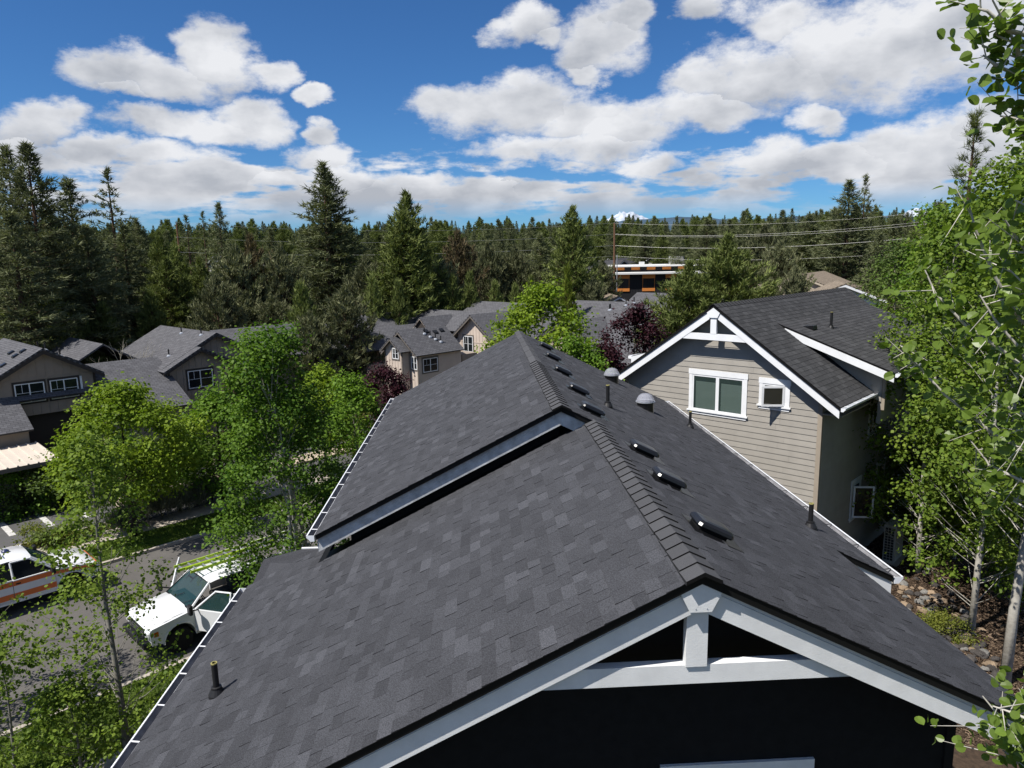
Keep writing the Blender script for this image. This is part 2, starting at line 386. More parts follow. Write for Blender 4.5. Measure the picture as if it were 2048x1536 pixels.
# tar-sealed cracks in the street
tar = mat('tar_seal', (0.05, 0.048, 0.046), 0.6, 0.3)
for k, pts in enumerate([[(0, 1395), (40, 1330), (120, 1310), (190, 1290), (260, 1265)], [(0, 1320), (60, 1312), (110, 1306)], [(60, 1285), (140, 1275), (230, 1262)]]):
    mb = MB(); P = [atz(u, v, 0.0335) for u, v in pts]; Q = []
    for a, b in zip(P[:-1], P[1:]):
        for t in np.linspace(0, 1, 6)[:-1]: Q.append(a*(1-t)+b*t)
    Q.append(P[-1]); r = rnd(k); Q = [q+np.array([r.uniform(-.06, .06), r.uniform(-.06, .06), 0]) for q in Q]
    for a, b in zip(Q[:-1], Q[1:]):
        d = b-a; w = np.cross(d, (0, 0, 1)); w = w/(np.linalg.norm(w)+1e-6)*0.035; mb.poly([a-w, b-w, b+w, a+w])
    tag(mb.build('sealed_crack', tar), kind='structure')
# round planting island by the side road
mbi = MB(); ic = atz(742, 815, 0.0); pr = [ic+np.array([math.cos(a)*3.4, math.sin(a)*2.6, 0]) for a in np.linspace(0, 2*math.pi, 33)[:-1]]
mbi.prism([(q[0], q[1], -0.2) for q in pr], (0, 0, 0.36)); struct('kerb', mbi, tanc)

# ------------------------------------------------------------------ main house (re-roofed house in the foreground)
SL = 0.503; CS = 1/math.hypot(1, SL)
XR1, ZR1 = 1.78, 9.40          # front ridge
XR2, ZR2 = 1.26, 9.66          # rear ridge (right slopes are one plane)
YF, YS, YB = 5.38, 10.90, 22.2
XLF, XLB, XRF, XRB = -4.12, -2.70, 5.04, 5.90
house = thing('shingled_house', 'dark walled house with charcoal shingle roof in two steps and pale grey gable truss', 'house', (1.0, 12.0, 0.0))
sh_m = mat('shingle', (0.010, 0.010, 0.011), 0.92, 0.15, attr='tint', attr_b=(0.098, 0.101, 0.113), var=0.46, vscale=95.0, bump=0.5, bscale=330, detail=2.0)
shn_m = mat('neighbour_shingle', (0.008, 0.008, 0.009), 0.92, 0.15, attr='tint', attr_b=(0.085, 0.086, 0.09), var=0.22, vscale=150.0, bump=0.4, bscale=200, detail=2.0)
cap_m = mat('ridge_cap_shingle', (0.006, 0.006, 0.006), 0.92, 0.15, attr='tint', attr_b=(0.074, 0.075, 0.080), var=0.28, vscale=230.0, bump=0.5, bscale=330, detail=2.0, objvar=0.10)
def shingles(roof, eave, ea, es, spans, slen, m, seed, expo=0.143, wlo=0.13, whi=0.34, near=None, budget=300, thick=(0.006, 0.013), mats_jit=1.0, pal=None, slots=0.004):
    """courses of separate tabs. eave: point, ea: along eave, es: up slope, spans(s)->[(a0,a1),...] along the eave at slope height s"""
    r = rnd(seed); ea = np.array(ea, float); es = np.array(es, float); eave = np.array(eave, float)
    nn = np.cross(ea, es); nn /= np.linalg.norm(nn)
    if nn[2] < 0: nn = -nn
    pieces = []
    k = int(math.ceil(slen/expo)); drift = 0.0
    for c in range(k):
        s0 = c*expo; s1 = min(s0+expo+0.022, slen)
        if s1-s0 < 0.03: continue
        for (a0, a1) in spans(min(s0+0.07, slen-0.001)):
            a = a0-0.0; first = True
            while a < a1-1e-4:
                w = r.uniform(wlo, whi)
                if first: w *= r.uniform(0.3, 1); first = False
                b = min(a+w, a1)
                if a1-b < 0.06: b = a1
                t = r.choice(pal) if pal else r.random()**1.5
                t = min(1, max(0, t+r.uniform(-0.08, 0.08)*mats_jit))
                h = r.uniform(*thick) if r.random() < 0.5 else thick[0]
                jit = r.uniform(-0.0025, 0.0025)
                p = [eave+ea*x+es*y+nn*z for (x, y, z) in ((a+slots/2, s0+jit, 0.001), (b-slots/2, s0+jit, 0.001), (b-slots/2, s0+jit, h+0.004), (a+slots/2, s0+jit, h+0.004), (b-slots/2, s1, 0.0025+h*0.2), (a+slots/2, s1, 0.0025+h*0.2))]
                # faces: butt, top, two sides
                pieces.append((p, t)); a = b
    if near is None: near = CAM
    dist = [np.linalg.norm((p[0]+p[2])*0.5-near) for p, t in pieces]
    order = np.argsort(dist); FS = [(0, 1, 2, 3), (3, 2, 4, 5), (0, 3, 5), (1, 4, 2)]
    keep = set(order[:budget].tolist())
    rest = MB()
    for i, (p, t) in enumerate(pieces):
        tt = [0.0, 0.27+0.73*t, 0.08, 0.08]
        if i in keep: MB().add(p, FS, tt).build('shingle', m, roof)
        else: rest.add(p, FS, tt)
    if rest.v: rest.build('shingles', m, roof, kind='stuff')
PAL = [0.22, 0.24, 0.26, 0.27, 0.28, 0.3, 0.3, 0.31, 0.32, 0.34, 0.35, 0.38, 0.42, 0.48, 0.58, 0.2, 0.24]
def slope_pt(xr, zr, x, y): return np.array([x, y, zr-SL*abs(x-xr)])
def deck(name, pts, th=0.075):
    mb = MB(); mb.prism(pts, (0, 0, -th)); return mb
up_l = np.array([1, 0, SL])*CS; up_r = np.array([-1, 0, SL])*CS
roof = MB()
roof.prism([slope_pt(XR1, ZR1, XR1, YF), slope_pt(XR1, ZR1, XLF, YF), slope_pt(XR1, ZR1, XLF, 11.75), slope_pt(XR1, ZR1, -2.6, 11.75), slope_pt(XR1, ZR1, -2.6, 11.35), slope_pt(XR1, ZR1, XR1, 11.35)], (0, 0, -0.085))
roof = roof.build('roof', dripm, house)
b2 = MB().prism([slope_pt(XR1, ZR1, XR1, YF), slope_pt(XR1, ZR1, XRF, YF), slope_pt(XR1, ZR1, XRF, 9.36), slope_pt(XR1, ZR1, XR1, 9.36)], (0, 0, -0.085)).build('roof_deck', dripm, house)
b3 = MB().prism([slope_pt(XR1, ZR1, XR1, 9.365), slope_pt(XR1, ZR1, XRB, 9.365), slope_pt(XR1, ZR1, XRB, YB), slope_pt(XR1, ZR1, XR2+0.002, YB), slope_pt(XR1, ZR1, XR2+0.002, YS), slope_pt(XR1, ZR1, XR1, YS)], (0, 0, -0.085))
b3.v = [(x, y, (ZR1-SL*(x-XR1)) - (0.085 if i >= len(b3.v)//2 else 0)) for i, (x, y, z) in enumerate(b3.v)]
b3.build('roof_deck', dripm, house)
roof2 = MB().prism([slope_pt(XR2, ZR2, XR2, YS), slope_pt(XR2, ZR2, XLB, YS), slope_pt(XR2, ZR2, XLB, YB), slope_pt(XR2, ZR2, XR2, YB)], (0, 0, -0.085)).build('roof_deck', dripm, house)
fl_len = (XR1-XLF)/CS; x_at_l = lambda s: XLF+s*CS
shingles(roof, slope_pt(XR1, ZR1, XLF-0.02, 0), (0, 1, 0), up_l, lambda s: [(YF-0.02, 11.78 if x_at_l(s) < -2.75 else 11.0)], fl_len+0.01, sh_m, 11, budget=300, pal=PAL)
fr_len = (XRB-XR1)/CS+ (XR1-XR2)/CS
def spans_r(s):
    x = XRB-s*CS
    if x < XR1: return [(YS-0.02, YB+0.02)]
    if x > XRF-0.005: return [(9.35, YB+0.02)]
    return [(YF-0.02, YB+0.02)]
shingles(b2, slope_pt(XR1, ZR1, XRB+0.0, 0)+np.array([0, 0, 0]), (0, 1, 0), up_r, spans_r, fr_len, sh_m, 12, budget=240, pal=PAL)
shingles(roof2, slope_pt(XR2, ZR2, XLB-0.02, 0), (0, 1, 0), up_l, lambda s: [(YS-0.02, YB+0.02)], (XR2-XLB)/CS, sh_m, 13, budget=240, pal=PAL)
# ridge caps: thick lapped caps, each a piece
def ridge_caps(par, xr, zr, y0, y1, step, thick, name, hw=0.165):
    y = y0; r = rnd(int(y0*10))
    while y < y1-0.02:
        mb = MB(); ya, yb = y+r.uniform(-.006, .006), y+step+0.05; t0, t1 = thick, 0.012
        w = hw*r.uniform(0.98, 1.03); lift = 0.014
        def pt(side, yy, h, ww): return (xr+side*ww*CS, yy, zr-ww*CS*SL*0.97+lift+h)
        L0, C0, R0 = pt(-1, ya, t0, w), (xr, ya, zr+lift+t0), pt(1, ya, t0, w)
        L1, C1, R1 = pt(-1, yb, t1, w), (xr, yb, zr+lift+t1), pt(1, yb, t1, w)
        l0, c0, r0 = pt(-1, ya, -0.006, w), (xr, ya, zr+lift-0.006), pt(1, ya, -0.006, w)
        l1, r1 = pt(-1, yb, -0.006, w), pt(1, yb, -0.006, w)
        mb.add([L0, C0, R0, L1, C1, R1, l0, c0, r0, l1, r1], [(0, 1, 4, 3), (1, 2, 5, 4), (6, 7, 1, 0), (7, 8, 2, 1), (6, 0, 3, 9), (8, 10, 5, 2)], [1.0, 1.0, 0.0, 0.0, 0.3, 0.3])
        mb.build(name, cap_m, par); y += step
ridge_caps(roof, XR1, ZR1, YF-0.06, 10.72, 0.215, 0.030, 'ridge_cap')
ridge_caps(roof2, XR2, ZR2, YS-0.09, 15.55, 0.24, 0.030, 'ridge_cap')
ridge_caps(roof2, XR2, ZR2, 15.75, YB, 0.95, 0.016, 'ridge_strip', hw=0.15)
# gable truss on the front
gt = YF+0.035
def barge(par, xr, zr, xe, y0, y1, drop0, drop1, m, name='barge_board', x_in=None):
    s = 1 if xe > xr else -1
    xi = xr if x_in is None else x_in
    z = lambda x: zr-SL*abs(x-xr)
    pts = [(xi, y0, z(xi)-drop0), (xe, y0, z(xe)-drop0), (xe, y0, z(xe)-drop1), (xi, y0, z(xi)-drop1)]
    return MB().prism(pts, (0, y1-y0, 0)).build(name, m, par)
barge(house, XR1, ZR1, XLF+0.02, gt+0.02, gt+0.06, 0.135, 0.345, trimw); barge(house, XR1, ZR1, XRF-0.02, gt+0.02, gt+0.06, 0.135, 0.345, trimw)
barge(house, XR1, ZR1, XLF+0.02, gt+0.028, gt+0.056, 0.086, 0.134, trimw, 'barge_mould'); barge(house, XR1, ZR1, XRF-0.02, gt+0.028, gt+0.056, 0.086, 0.134, trimw, 'barge_mould')
pent = [(XR1+0.005, 9.325), (XR1-0.178, 9.232), (XR1-0.092, 9.058), (XR1+0.092, 9.058), (XR1+0.178, 9.232)]
MB().prism([(x, gt-0.022, z) for x, z in pent], (0, 0.042, 0)).build('gusset', trimw, house)
MB().box(XR1-0.094, XR1+0.09, gt+0.055, gt+0.145, 8.515, 9.10).build('king_post', trimw, house)
MB().prism([(0.68, gt+0.075, 8.522), (XR1+1.14, gt+0.075, 8.522), (XR1+1.52, gt+0.075, 8.345), (0.28, gt+0.075, 8.345)], (0, 0.09, 0)).build('collar_beam', trimw, house)
for x, z in ((XR1-0.045, 9.09), (XR1+0.05, 9.09)): MB().lathe([(0.005, 0), (0.004, 0.004)], (x, gt-0.023, z), 8, (0, -1, 0)).build('screw', flash, house)
# walls
wf = 5.98
def gable_pts(xr, zr, x0, x1, y, zb, under=0.10): return [(x0, y, zb), (x1, y, zb), (x1, y, zr-SL*abs(x1-xr)-under), (xr, y, zr-under), (x0, y, zr-SL*abs(x0-xr)-under)]
wall = MB().prism(gable_pts(XR1, ZR1, -3.62, 4.50, wf+0.02, 0.0), (0, 5.25, 0)).build('wall', darkwall, house)
MB().prism(gable_pts(XR2, ZR2, -2.2, 5.42, 11.40, 0.0), (0, 10.4, 0)).build('wall', darkwall, house)
MB().box(4.5, 5.42, 9.75, 11.40, 0.5, 7.45).build('wall', darkwall, house)
# lap siding boards of the front gable
for k in range(46):
    z0 = 1.4+k*0.178; z1 = z0+0.185
    top = lambda z: min(4.50, XR1+(ZR1-0.11-z)/SL); bot = lambda z: max(-3.62, XR1-(ZR1-0.11-z)/SL)
    if top(z1)-bot(z1) < 0.1: break
    MB().add([(bot(z0), wf, z0), (top(z0), wf, z0), (top(z1), wf+0.014, z1), (bot(z1), wf+0.014, z1), (bot(z0), wf+0.02, z0), (top(z0), wf+0.02, z0)], [(0, 1, 2, 3), (4, 5, 1, 0)]).build('siding_board', darkwall, wall)
MB().box(4.42, 4.51, wf-0.016, wf+0.06, 0.6, 7.95).build('corner_board', darkwall, house)
# window under the truss: head trim shows at the picture's edge
wn = MB().box(1.62, 3.12, wf-0.028, wf+0.01, 7.03, 7.175).build('window_trim', trimw, house)
MB().box(1.66, 1.76, wf-0.024, wf+0.01, 5.7, 7.03).build('window_jamb', trimw, wn); MB().box(2.98, 3.08, wf-0.024, wf+0.01, 5.7, 7.03).build('window_jamb', trimw, wn)
glass = mat('dark_glass', (0.012, 0.015, 0.017), 0.06, 0.6); MB().box(1.76, 2.98, wf-0.006, wf+0.006, 5.7, 7.03).build('pane', glass, wn)
# step: rake boards of the rear roof above the front roof
step_m = mat('shaded_step_board', (0.43, 0.445, 0.455), 0.75, 0.2, var=0.25, vscale=7, bump=0.3, bscale=40)  # darker bluish grey than the other trim: the boards' shade is painted in
barge(house, XR2, ZR2, XLB+0.02, YS+0.05, YS+0.09, 0.10, 0.315, step_m); barge(house, XR2, ZR2, 1.78, YS+0.05, YS+0.09, 0.10, 0.315, step_m)
MB().prism([(XR2, YS+0.3, 9.35), (-2.2, YS+0.3, 9.35-SL*3.46), (-2.2, YS+0.3, 7.0), (XR2, YS+0.3, 8.6)], (0, 0.1, 0)).build('step_wall', darkwall, house)
# right-hand wing end: dark drip band and pale board under it
zr_ = lambda x: ZR1-SL*(x-XR1)
MB().prism([(XRF+0.05, 9.39, zr_(XRF+0.05)-0.09), (XRB, 9.39, zr_(XRB)-0.09), (XRB, 9.39, zr_(XRB)-0.33), (XRF+0.05, 9.39, zr_(XRF+0.05)-0.33)], (0, 0.04, 0)).build('barge_board', white, house)
MB().prism([(XRF-0.03, 5.45, zr_(XRF)-0.088), (XRF-0.03, 5.45, zr_(XRF)-0.26), (XRF-0.03, 9.36, zr_(XRF)-0.26), (XRF-0.03, 9.36, zr_(XRF)-0.088)], (0.025, 0, 0)).build('fascia', white, house)
trough = mat('shaded_dirty_trough', (0.17, 0.17, 0.18), 0.8, 0.2, var=0.3, vscale=5)  # dark grey lining: shade inside the gutter put into its colour, along with dirt
# gutters with straps
def gutter(par, x_in, z_top, side, y0, y1, straps=0.62, w=0.125, h=0.10, m=gutterw, first=0.25, strap_m=white):
    o = side
    prof = [(x_in, z_top), (x_in, z_top-h), (x_in+o*w*0.55, z_top-h), (x_in+o*w*0.8, z_top-h*0.55), (x_in+o*w, z_top-h*0.35), (x_in+o*w, z_top+0.005),
            (x_in+o*(w-0.018), z_top+0.005), (x_in+o*(w-0.018), z_top-0.008), (x_in+o*(w-0.006), z_top-0.010), (x_in+o*(w-0.006), z_top-h*0.33), (x_in+o*(w*0.78), z_top-h*0.5), (x_in+o*w*0.53, z_top-h+0.006), (x_in+o*0.006, z_top-h+0.006), (x_in+o*0.006, z_top)]
    mb = MB(); n = len(prof); vs = [(x, y0, z) for x, z in prof]+[(x, y1, z) for x, z in prof]
    mb.add(vs, [(i, (i+1) % n, n+(i+1) % n, n+i) for i in range(n)])
    for y in (y0-0.004, y1): mb.prism([(x_in, y, z_top), (x_in, y, z_top-h), (x_in+o*w*0.55, y, z_top-h), (x_in+o*w*0.8, y, z_top-h*0.55), (x_in+o*w, y, z_top-h*0.35), (x_in+o*w, y, z_top+0.004)], (0, 0.004, 0))
    g = mb.build('gutter', m, par); y = y0+first
    MB().obox((x_in+o*0.008, y0+0.01, z_top-h+0.008), (o*w*0.55, 0, 0), (0, y1-y0-0.02, 0), (0, 0, 0.006)).build('gutter_trough', trough, g); MB().obox((x_in+o*0.007, y0+0.01, z_top-h+0.01), (o*0.003, 0, 0), (0, y1-y0-0.02, 0), (0, 0, h-0.012)).build('gutter_trough', trough, g); MB().prism([(x_in+o*(w-0.0075), y0+0.01, z_top-0.014), (x_in+o*(w-0.0075), y0+0.01, z_top-h*0.34), (x_in+o*w*0.765, y0+0.01, z_top-h*0.5), (x_in+o*w*0.52, y0+0.01, z_top-h+0.008), (x_in+o*w*0.51, y0+0.01, z_top-h+0.014), (x_in+o*w*0.75, y0+0.01, z_top-h*0.46), (x_in+o*(w-0.012), y0+0.01, z_top-h*0.30), (x_in+o*(w-0.012), y0+0.01, z_top-0.014)], (0, y1-y0-0.02, 0)).build('gutter_trough', trough, g)
    while y < y1-0.05:
        MB().obox((x_in-o*0.03, y, z_top-0.004), (o*(w+0.025), 0.03, -0.002), (0, 0.022, 0), (0, 0, 0.006)).build('gutter_strap', strap_m, g); y += straps
    return g
zl = ZR1-SL*(XR1-XLF)
gutter(house, XLF-0.03, zl-0.015, -1, YF+0.0, 11.72, 0.70)
MB().box(XLF+0.0, XLF+0.03, YF+0.04, 11.7, zl-0.27, zl-0.09).build('fascia', gutterw, house)
zl2 = ZR2-SL*(XR2-XLB)
gutter(house, XLB-0.03, zl2-0.015, -1, YS+0.02, YB-0.05, 0.78)
MB().box(XLB, XLB+0.03, YS+0.1, YB-0.1, zl2-0.27, zl2-0.09).build('fascia', gutterw, house)
zr2 = ZR1-SL*(XRB-XR1)
gutter(house, XRB+0.03, zr2-0.015, 1, 9.37, YB-0.03, 0.9, strap_m=blackp)
MB().box(XRB-0.03, XRB+0.0, 9.45, YB-0.1, zr2-0.27, zr2-0.09).build('fascia', gutterw, house)
# low porch roof tucked in the corner of the two eaves
pp = [aty(500, 1180, 11.76), aty(528, 1118, 12.5), aty(603, 1098.5, 13.0), aty(652, 1097, 13.0), aty(643, 1118, 11.79)]
pr_ = MB().prism(pp, (0, 0, -0.08), 0.5).build('porch_roof', sh_m, house)
MB().obox(pp[2]+np.array([0, 0, 0.001]), pp[3]-pp[2], (0, 0.05, 0), (0, 0, 0.02)).build('flashing', white, pr_)
# box vents: low hoods on flanges, set along the ridge
def box_vent(y, x):
    c = np.array([x, y, ZR1-SL*(x-XR1)+0.012]); nrm = np.array([SL, 0, 1])*CS; e1 = -up_r; e2 = np.array([0, 1, 0])
    w, d, h = 0.40, 0.34, 0.115
    P = lambda a, b, z: c+e1*a+e2*b+nrm*z
    fl = MB().obox(P(-0.05, -0.09, 0), e1*(w+0.17), e2*(d+0.16), nrm*0.004).build('box_vent', blackm, house)
    mb = MB(); mb.add([P(0.03, 0.03, 0), P(w-0.05, 0.03, 0), P(w-0.05, d-0.03, 0), P(0.03, d-0.03, 0), P(0.03, 0.03, .045), P(w-0.05, 0.03, .045), P(w-0.05, d-0.03, .045), P(0.03, d-0.03, .045)], [(0, 1, 5, 4), (1, 2, 6, 5), (2, 3, 7, 6), (3, 0, 4, 7)])
    mb.build('vent_neck', dripm, fl)
    rings = [(0.0, 0.04), (-0.008, 0.055), (0.0, 0.085), (0.03, 0.108), (0.075, h)]
    vs = []
    for ins, z in rings:
        for (a, b, ca, cb) in ((ins, ins, 1, 1), (w-ins, ins, -1, 1), (w-ins, d-ins, -1, -1), (ins, d-ins, 1, -1)):
            k = 0.028
            if (ca, cb) in ((1, 1), (-1, -1)): vs += [P(a, b+cb*k, z), P(a+ca*k, b, z)]
            else: vs += [P(a+ca*k, b, z), P(a, b+cb*k, z)]
    fs = [(i*8+j, i*8+(j+1) % 8, (i+1)*8+(j+1) % 8, (i+1)*8+j) for i in range(len(rings)-1) for j in range(8)]+[tuple(range(32, 40)), tuple(range(0, 8))[::-1]]
    MB().add(vs, fs).build('vent_hood', blackm, fl)
for (x, y) in ((2.17, 6.78), (2.17, 8.44), (2.18, 9.86), (1.70, 11.62), (1.74, 13.57), (1.69, 15.74), (1.73, 18.2), (1.78, 20.6)): box_vent(y, x)
def pipe_vent(x, y, side, h=0.40, r=0.036, par=house, zf=None):
    z = zf if zf is not None else (ZR1-SL*abs(x-XR1))
    q = MB().lathe([(0.10, -0.07), (0.098, 0.02), (0.062, 0.085), (0.060, 0.11), (0.045, 0.115)], (x, y, z), 16).build('pipe_vent', blackp, par, smooth=False)
    MB().lathe([(r, 0.05), (r, h), (r-0.008, h), (r-0.008, h-0.05)], (x, y, z), 14).build('pipe', blackp, q)
    MB().lathe([(r+0.0015, h-0.012), (r+0.0015, h+0.002), (r-0.009, h+0.003), (r-0.009, h-0.012)], (x, y, z), 14).build('pipe_rim', mat('pipe_rim', (0.30, 0.27, 0.10), 0.6), q)
pipe_vent(-3.28, 7.95, -1, 0.42); pipe_vent(5.09, 10.30, 1, 0.40); pipe_vent(2.50, 13.62, 1, 0.44); pipe_vent(5.28, 17.3, 1, 0.42)
dome_m = mat('acrylic_dome', (0.80, 0.82, 0.92), 0.06, 0.9, alpha=0.26, ior=1.5)
for (x, y) in ((3.96, 16.6), (3.80, 20.1)):
    z = ZR1-SL*(x-XR1)
    q = MB().lathe([(0.20, -0.12), (0.20, 0.17), (0.215, 0.175), (0.215, 0.19)], (x, y, z), 20).build('light_tube', blackm, house)
    MB().lathe([(0.225, 0.19), (0.225, 0.215), (0.205, 0.27), (0.165, 0.335), (0.10, 0.38), (0.02, 0.395)], (x, y, z), 14).build('dome', dome_m, q)
    MB().lathe([(0.232, 0.185), (0.232, 0.2), (0.222, 0.2), (0.222, 0.185)], (x, y, z), 20).build('dome_ring', flash, q)

# ------------------------------------------------------------------ neighbour house with lap siding
TH = math.radians(46.0)
n_t = np.array([math.cos(TH), -math.sin(TH), 0.0]); n_in = np.array([math.sin(TH), math.cos(TH), 0.0]); n_out = -n_in; ZV = np.array([0, 0, 1.0])
NC = atd(1643, 828, 22.0); NC[2] = 0.0                # front right wall corner on plan
NK = 22.0/19.0
def NP(u, d, z): return NC+n_t*u+n_in*d+ZV*z           # u along the front (0 right corner, negative left), d into the house
NW, NAP = 5.84*NK, -2.84*NK                            # wall width, ridge position
NZR = 12-(12-10.62)*NK; NSL = 0.695; OV = 0.42
nz = lambda u: NZR-NSL*abs(u-NAP)                      # roof underside line
sid = mat('taupe_siding', (0.305, 0.285, 0.252), 0.7, 0.25, var=0.07, vscale=2.2, bump=0.1, bscale=70, objvar=0.035)
tanp = mat('tan_corner_board', (0.31, 0.265, 0.21), 0.7, 0.25, var=0.06)
nb = thing('siding_house', 'taupe lap sided house with white gable trim, dark shingle roof and open casement', 'house', tuple(NP(-2.9, 4, 1.4)))
gl_b = mat('blind_glass', (0.03, 0.05, 0.045), 0.05, 0.6, trans=0.0, alpha=0.28)
uR, uL = 0.0, -NW; NDEP = 11.0
ze_wall = nz(0.0)-0.02; ND2 = 3.05
nwall = MB()
nwall.prism([NP(uL, 0.03, 1.2), NP(uR, 0.03, 1.2), NP(uR, 0.03, nz(uR)-0.12), NP(NAP, 0.03, NZR-0.12), NP(uL, 0.03, nz(uL)-0.12)], n_in*NDEP)
nwall = nwall.build('wall', mat('siding_back', (0.12, 0.10, 0.08), 0.9), nb)
EXP = 0.186
r = rnd(5)
for k in range(52):
    z0 = 1.25+k*EXP; z1 = z0+EXP+0.008
    if z0 > NZR-0.35: break
    hi = lambda z: min(uR-0.09, NAP+(NZR-0.14-z)/NSL); lo = lambda z: max(uL+0.09, NAP-(NZR-0.14-z)/NSL)
    a0, b0, a1, b1 = lo(z0), hi(z0), lo(z1), hi(z1)
    cuts = [0.0]+sorted(c for c in [r.uniform(0.12, 0.45), r.uniform(0.55, 0.88)] if r.random() < 0.7)+[1.0]
    for c0, c1 in zip(cuts[:-1], cuts[1:]):
        g = 0.0015
        f0 = lambda c: a0+(b0-a0)*c; f1 = lambda c: a1+(b1-a1)*c if (b0-a0) > NW-0.4 else min(max(a0+(b0-a0)*c, a1), b1)
        q = [NP(f0(c0)+g, 0.002, z0), NP(f0(c1)-g, 0.002, z0), NP(f1(c1)-g, 0.018, z1), NP(f1(c0)+g, 0.018, z1), NP(f0(c0)+g, 0.028, z0), NP(f0(c1)-g, 0.028, z0)]
        MB().add(q, [(0, 1, 2, 3), (4, 5, 1, 0)]).build('siding_board', sid, nwall)
# shaded side wall
for k in range(38):
    z0 = 1.25+k*EXP; z1 = z0+EXP+0.008
    if z0 > nz(0)+0.9: break
    far = NDEP; near = 0.09 if z0 < nz(0)-0.15 else ND2
    q = [NP(0.028, near, z0), NP(0.028, far, z0), NP(0.012, far, z1), NP(0.012, near, z1), NP(0.0, near, z0), NP(0.0, far, z0)]
    MB().add(q, [(0, 1, 2, 3), (4, 5, 1, 0)]).build('siding_board', sid, nwall)
for (u0, u1, d0, d1) in ((-0.095, 0.034, -0.014, 0.03), (0.012, 0.036, 0.031, 0.11), (uL-0.03, uL+0.095, -0.014, 0.03)):
    MB().obox(NP(u0, d0, 1.2), n_t*(u1-u0), n_in*(d1-d0), ZV*(nz(0)-1.32)).build('corner_board', tanp, nb)
# roof planes
NTH = 0.09
def roof_plane(u0, z0, u1, z1, d0, d1, name='roof_deck'):
    return MB().prism([NP(u0, d0, z0), NP(u1, d0, z1), NP(u1, d1, z1), NP(u0, d1, z0)], (0, 0, -NTH)).build(name, dripm, nb)
uE = 0.55*NK                                             # right eave
zE = NZR-NSL*(uE-NAP)
rR = roof_plane(NAP, NZR, uE, zE, -OV, NDEP+0.3)
uEl = uL-0.5
rL = roof_plane(uEl, nz(uEl), NAP, NZR, -OV, NDEP+0.3)
L_ = math.hypot(uE-NAP, NZR-zE); es_ = (n_t*(NAP-uE)+ZV*(NZR-zE))/L_
PALN = [0.3, 0.4, 0.5, 0.35, 0.45, 0.6, 0.25]
# shed dormer on the right slope: lower-pitched plane rising from the main slope
DZ0 = NZR-NSL*(0.95)-0.02; DSL = 0.36; uD0 = NAP+0.95; uD1 = 1.02*NK+0.15; zD1 = DZ0-DSL*(uD1-uD0); dD0 = 1.95
shingles(rR, NP(uE+0.02, 0, zE), n_in, es_, lambda s: [(-OV-0.02, ND2-0.3 if s < (L_-1.45) else NDEP+0.3)], L_+0.01, shn_m, 21, expo=0.165, wlo=0.28, whi=0.33, budget=160, pal=PALN, thick=(0.007, 0.009), slots=0.008)
rD = roof_plane(uD0, DZ0, uD1, zD1, dD0, NDEP+0.3)
LD = math.hypot(uD1-uD0, DZ0-zD1); esD = (n_t*(uD0-uD1)+ZV*(DZ0-zD1))/LD
shingles(rD, NP(uD1+0.02, 0, zD1), n_in, esD, lambda s: [(dD0-0.02, NDEP+0.3)], LD+0.01, shn_m, 22, expo=0.165, wlo=0.28, whi=0.33, budget=140, pal=PALN, thick=(0.007, 0.009), slots=0.008)
k = 0; d = -OV-0.03
while d < NDEP+0.2:                                       # ridge caps
    P = lambda s, dd, h: NP(NAP+s*0.15, dd, NZR-abs(s)*0.15*NSL+0.012+h)
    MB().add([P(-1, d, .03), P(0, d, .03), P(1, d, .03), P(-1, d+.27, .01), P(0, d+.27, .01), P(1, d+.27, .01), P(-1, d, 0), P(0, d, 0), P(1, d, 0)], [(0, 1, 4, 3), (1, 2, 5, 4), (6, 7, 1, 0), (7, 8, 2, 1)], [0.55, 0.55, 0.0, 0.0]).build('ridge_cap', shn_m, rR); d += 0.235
# white truss and barge boards
def nbarge(u0, z0, u1, z1, d0, top, bot, th=0.04, m=white, name='barge_board', par=nb):
    return MB().prism([NP(u0, d0, z0-top), NP(u1, d0, z1-top), NP(u1, d0, z1-bot), NP(u0, d0, z0-bot)], n_in*th).build(name, m, par)
fy = -OV+0.03
nbarge(NAP, NZR, uE-0.02, zE+0.02*NSL, fy, 0.092, 0.345); nbarge(NAP, NZR, uEl+0.02, nz(uEl+0.02), fy, 0.092, 0.345)
nbarge(NAP, NZR, uE-0.01, zE+0.01*NSL, fy-0.02, 0.05, 0.088, 0.03, white, 'barge_mould'); nbarge(NAP, NZR, uEl, nz(uEl), fy-0.02, 0.05, 0.088, 0.03, white, 'barge_mould')
MB().prism([NP(NAP+a, fy-0.03, NZR-b) for a, b in ((0, 0.09), (-0.22, 0.245), (-0.14, 0.40), (0.14, 0.40), (0.22, 0.245))], n_in*0.05).build('gusset', white, nb)
zc = NZR-0.80*NK+0.02
MB().obox(NP(NAP-0.10, fy+0.005, zc), n_t*0.20, n_in*0.08, ZV*(NZR-0.3-zc)).build('king_post', white, nb)
hw1 = (NZR-0.30-zc)/NSL; hw0 = (NZR-0.30-(zc-0.20))/NSL
MB().prism([NP(NAP-hw1, fy+0.01, zc), NP(NAP+hw1, fy+0.01, zc), NP(NAP+hw0, fy+0.01, zc-0.20), NP(NAP-hw0, fy+0.01, zc-0.20)], n_in*0.08).build('collar_beam', white, nb)
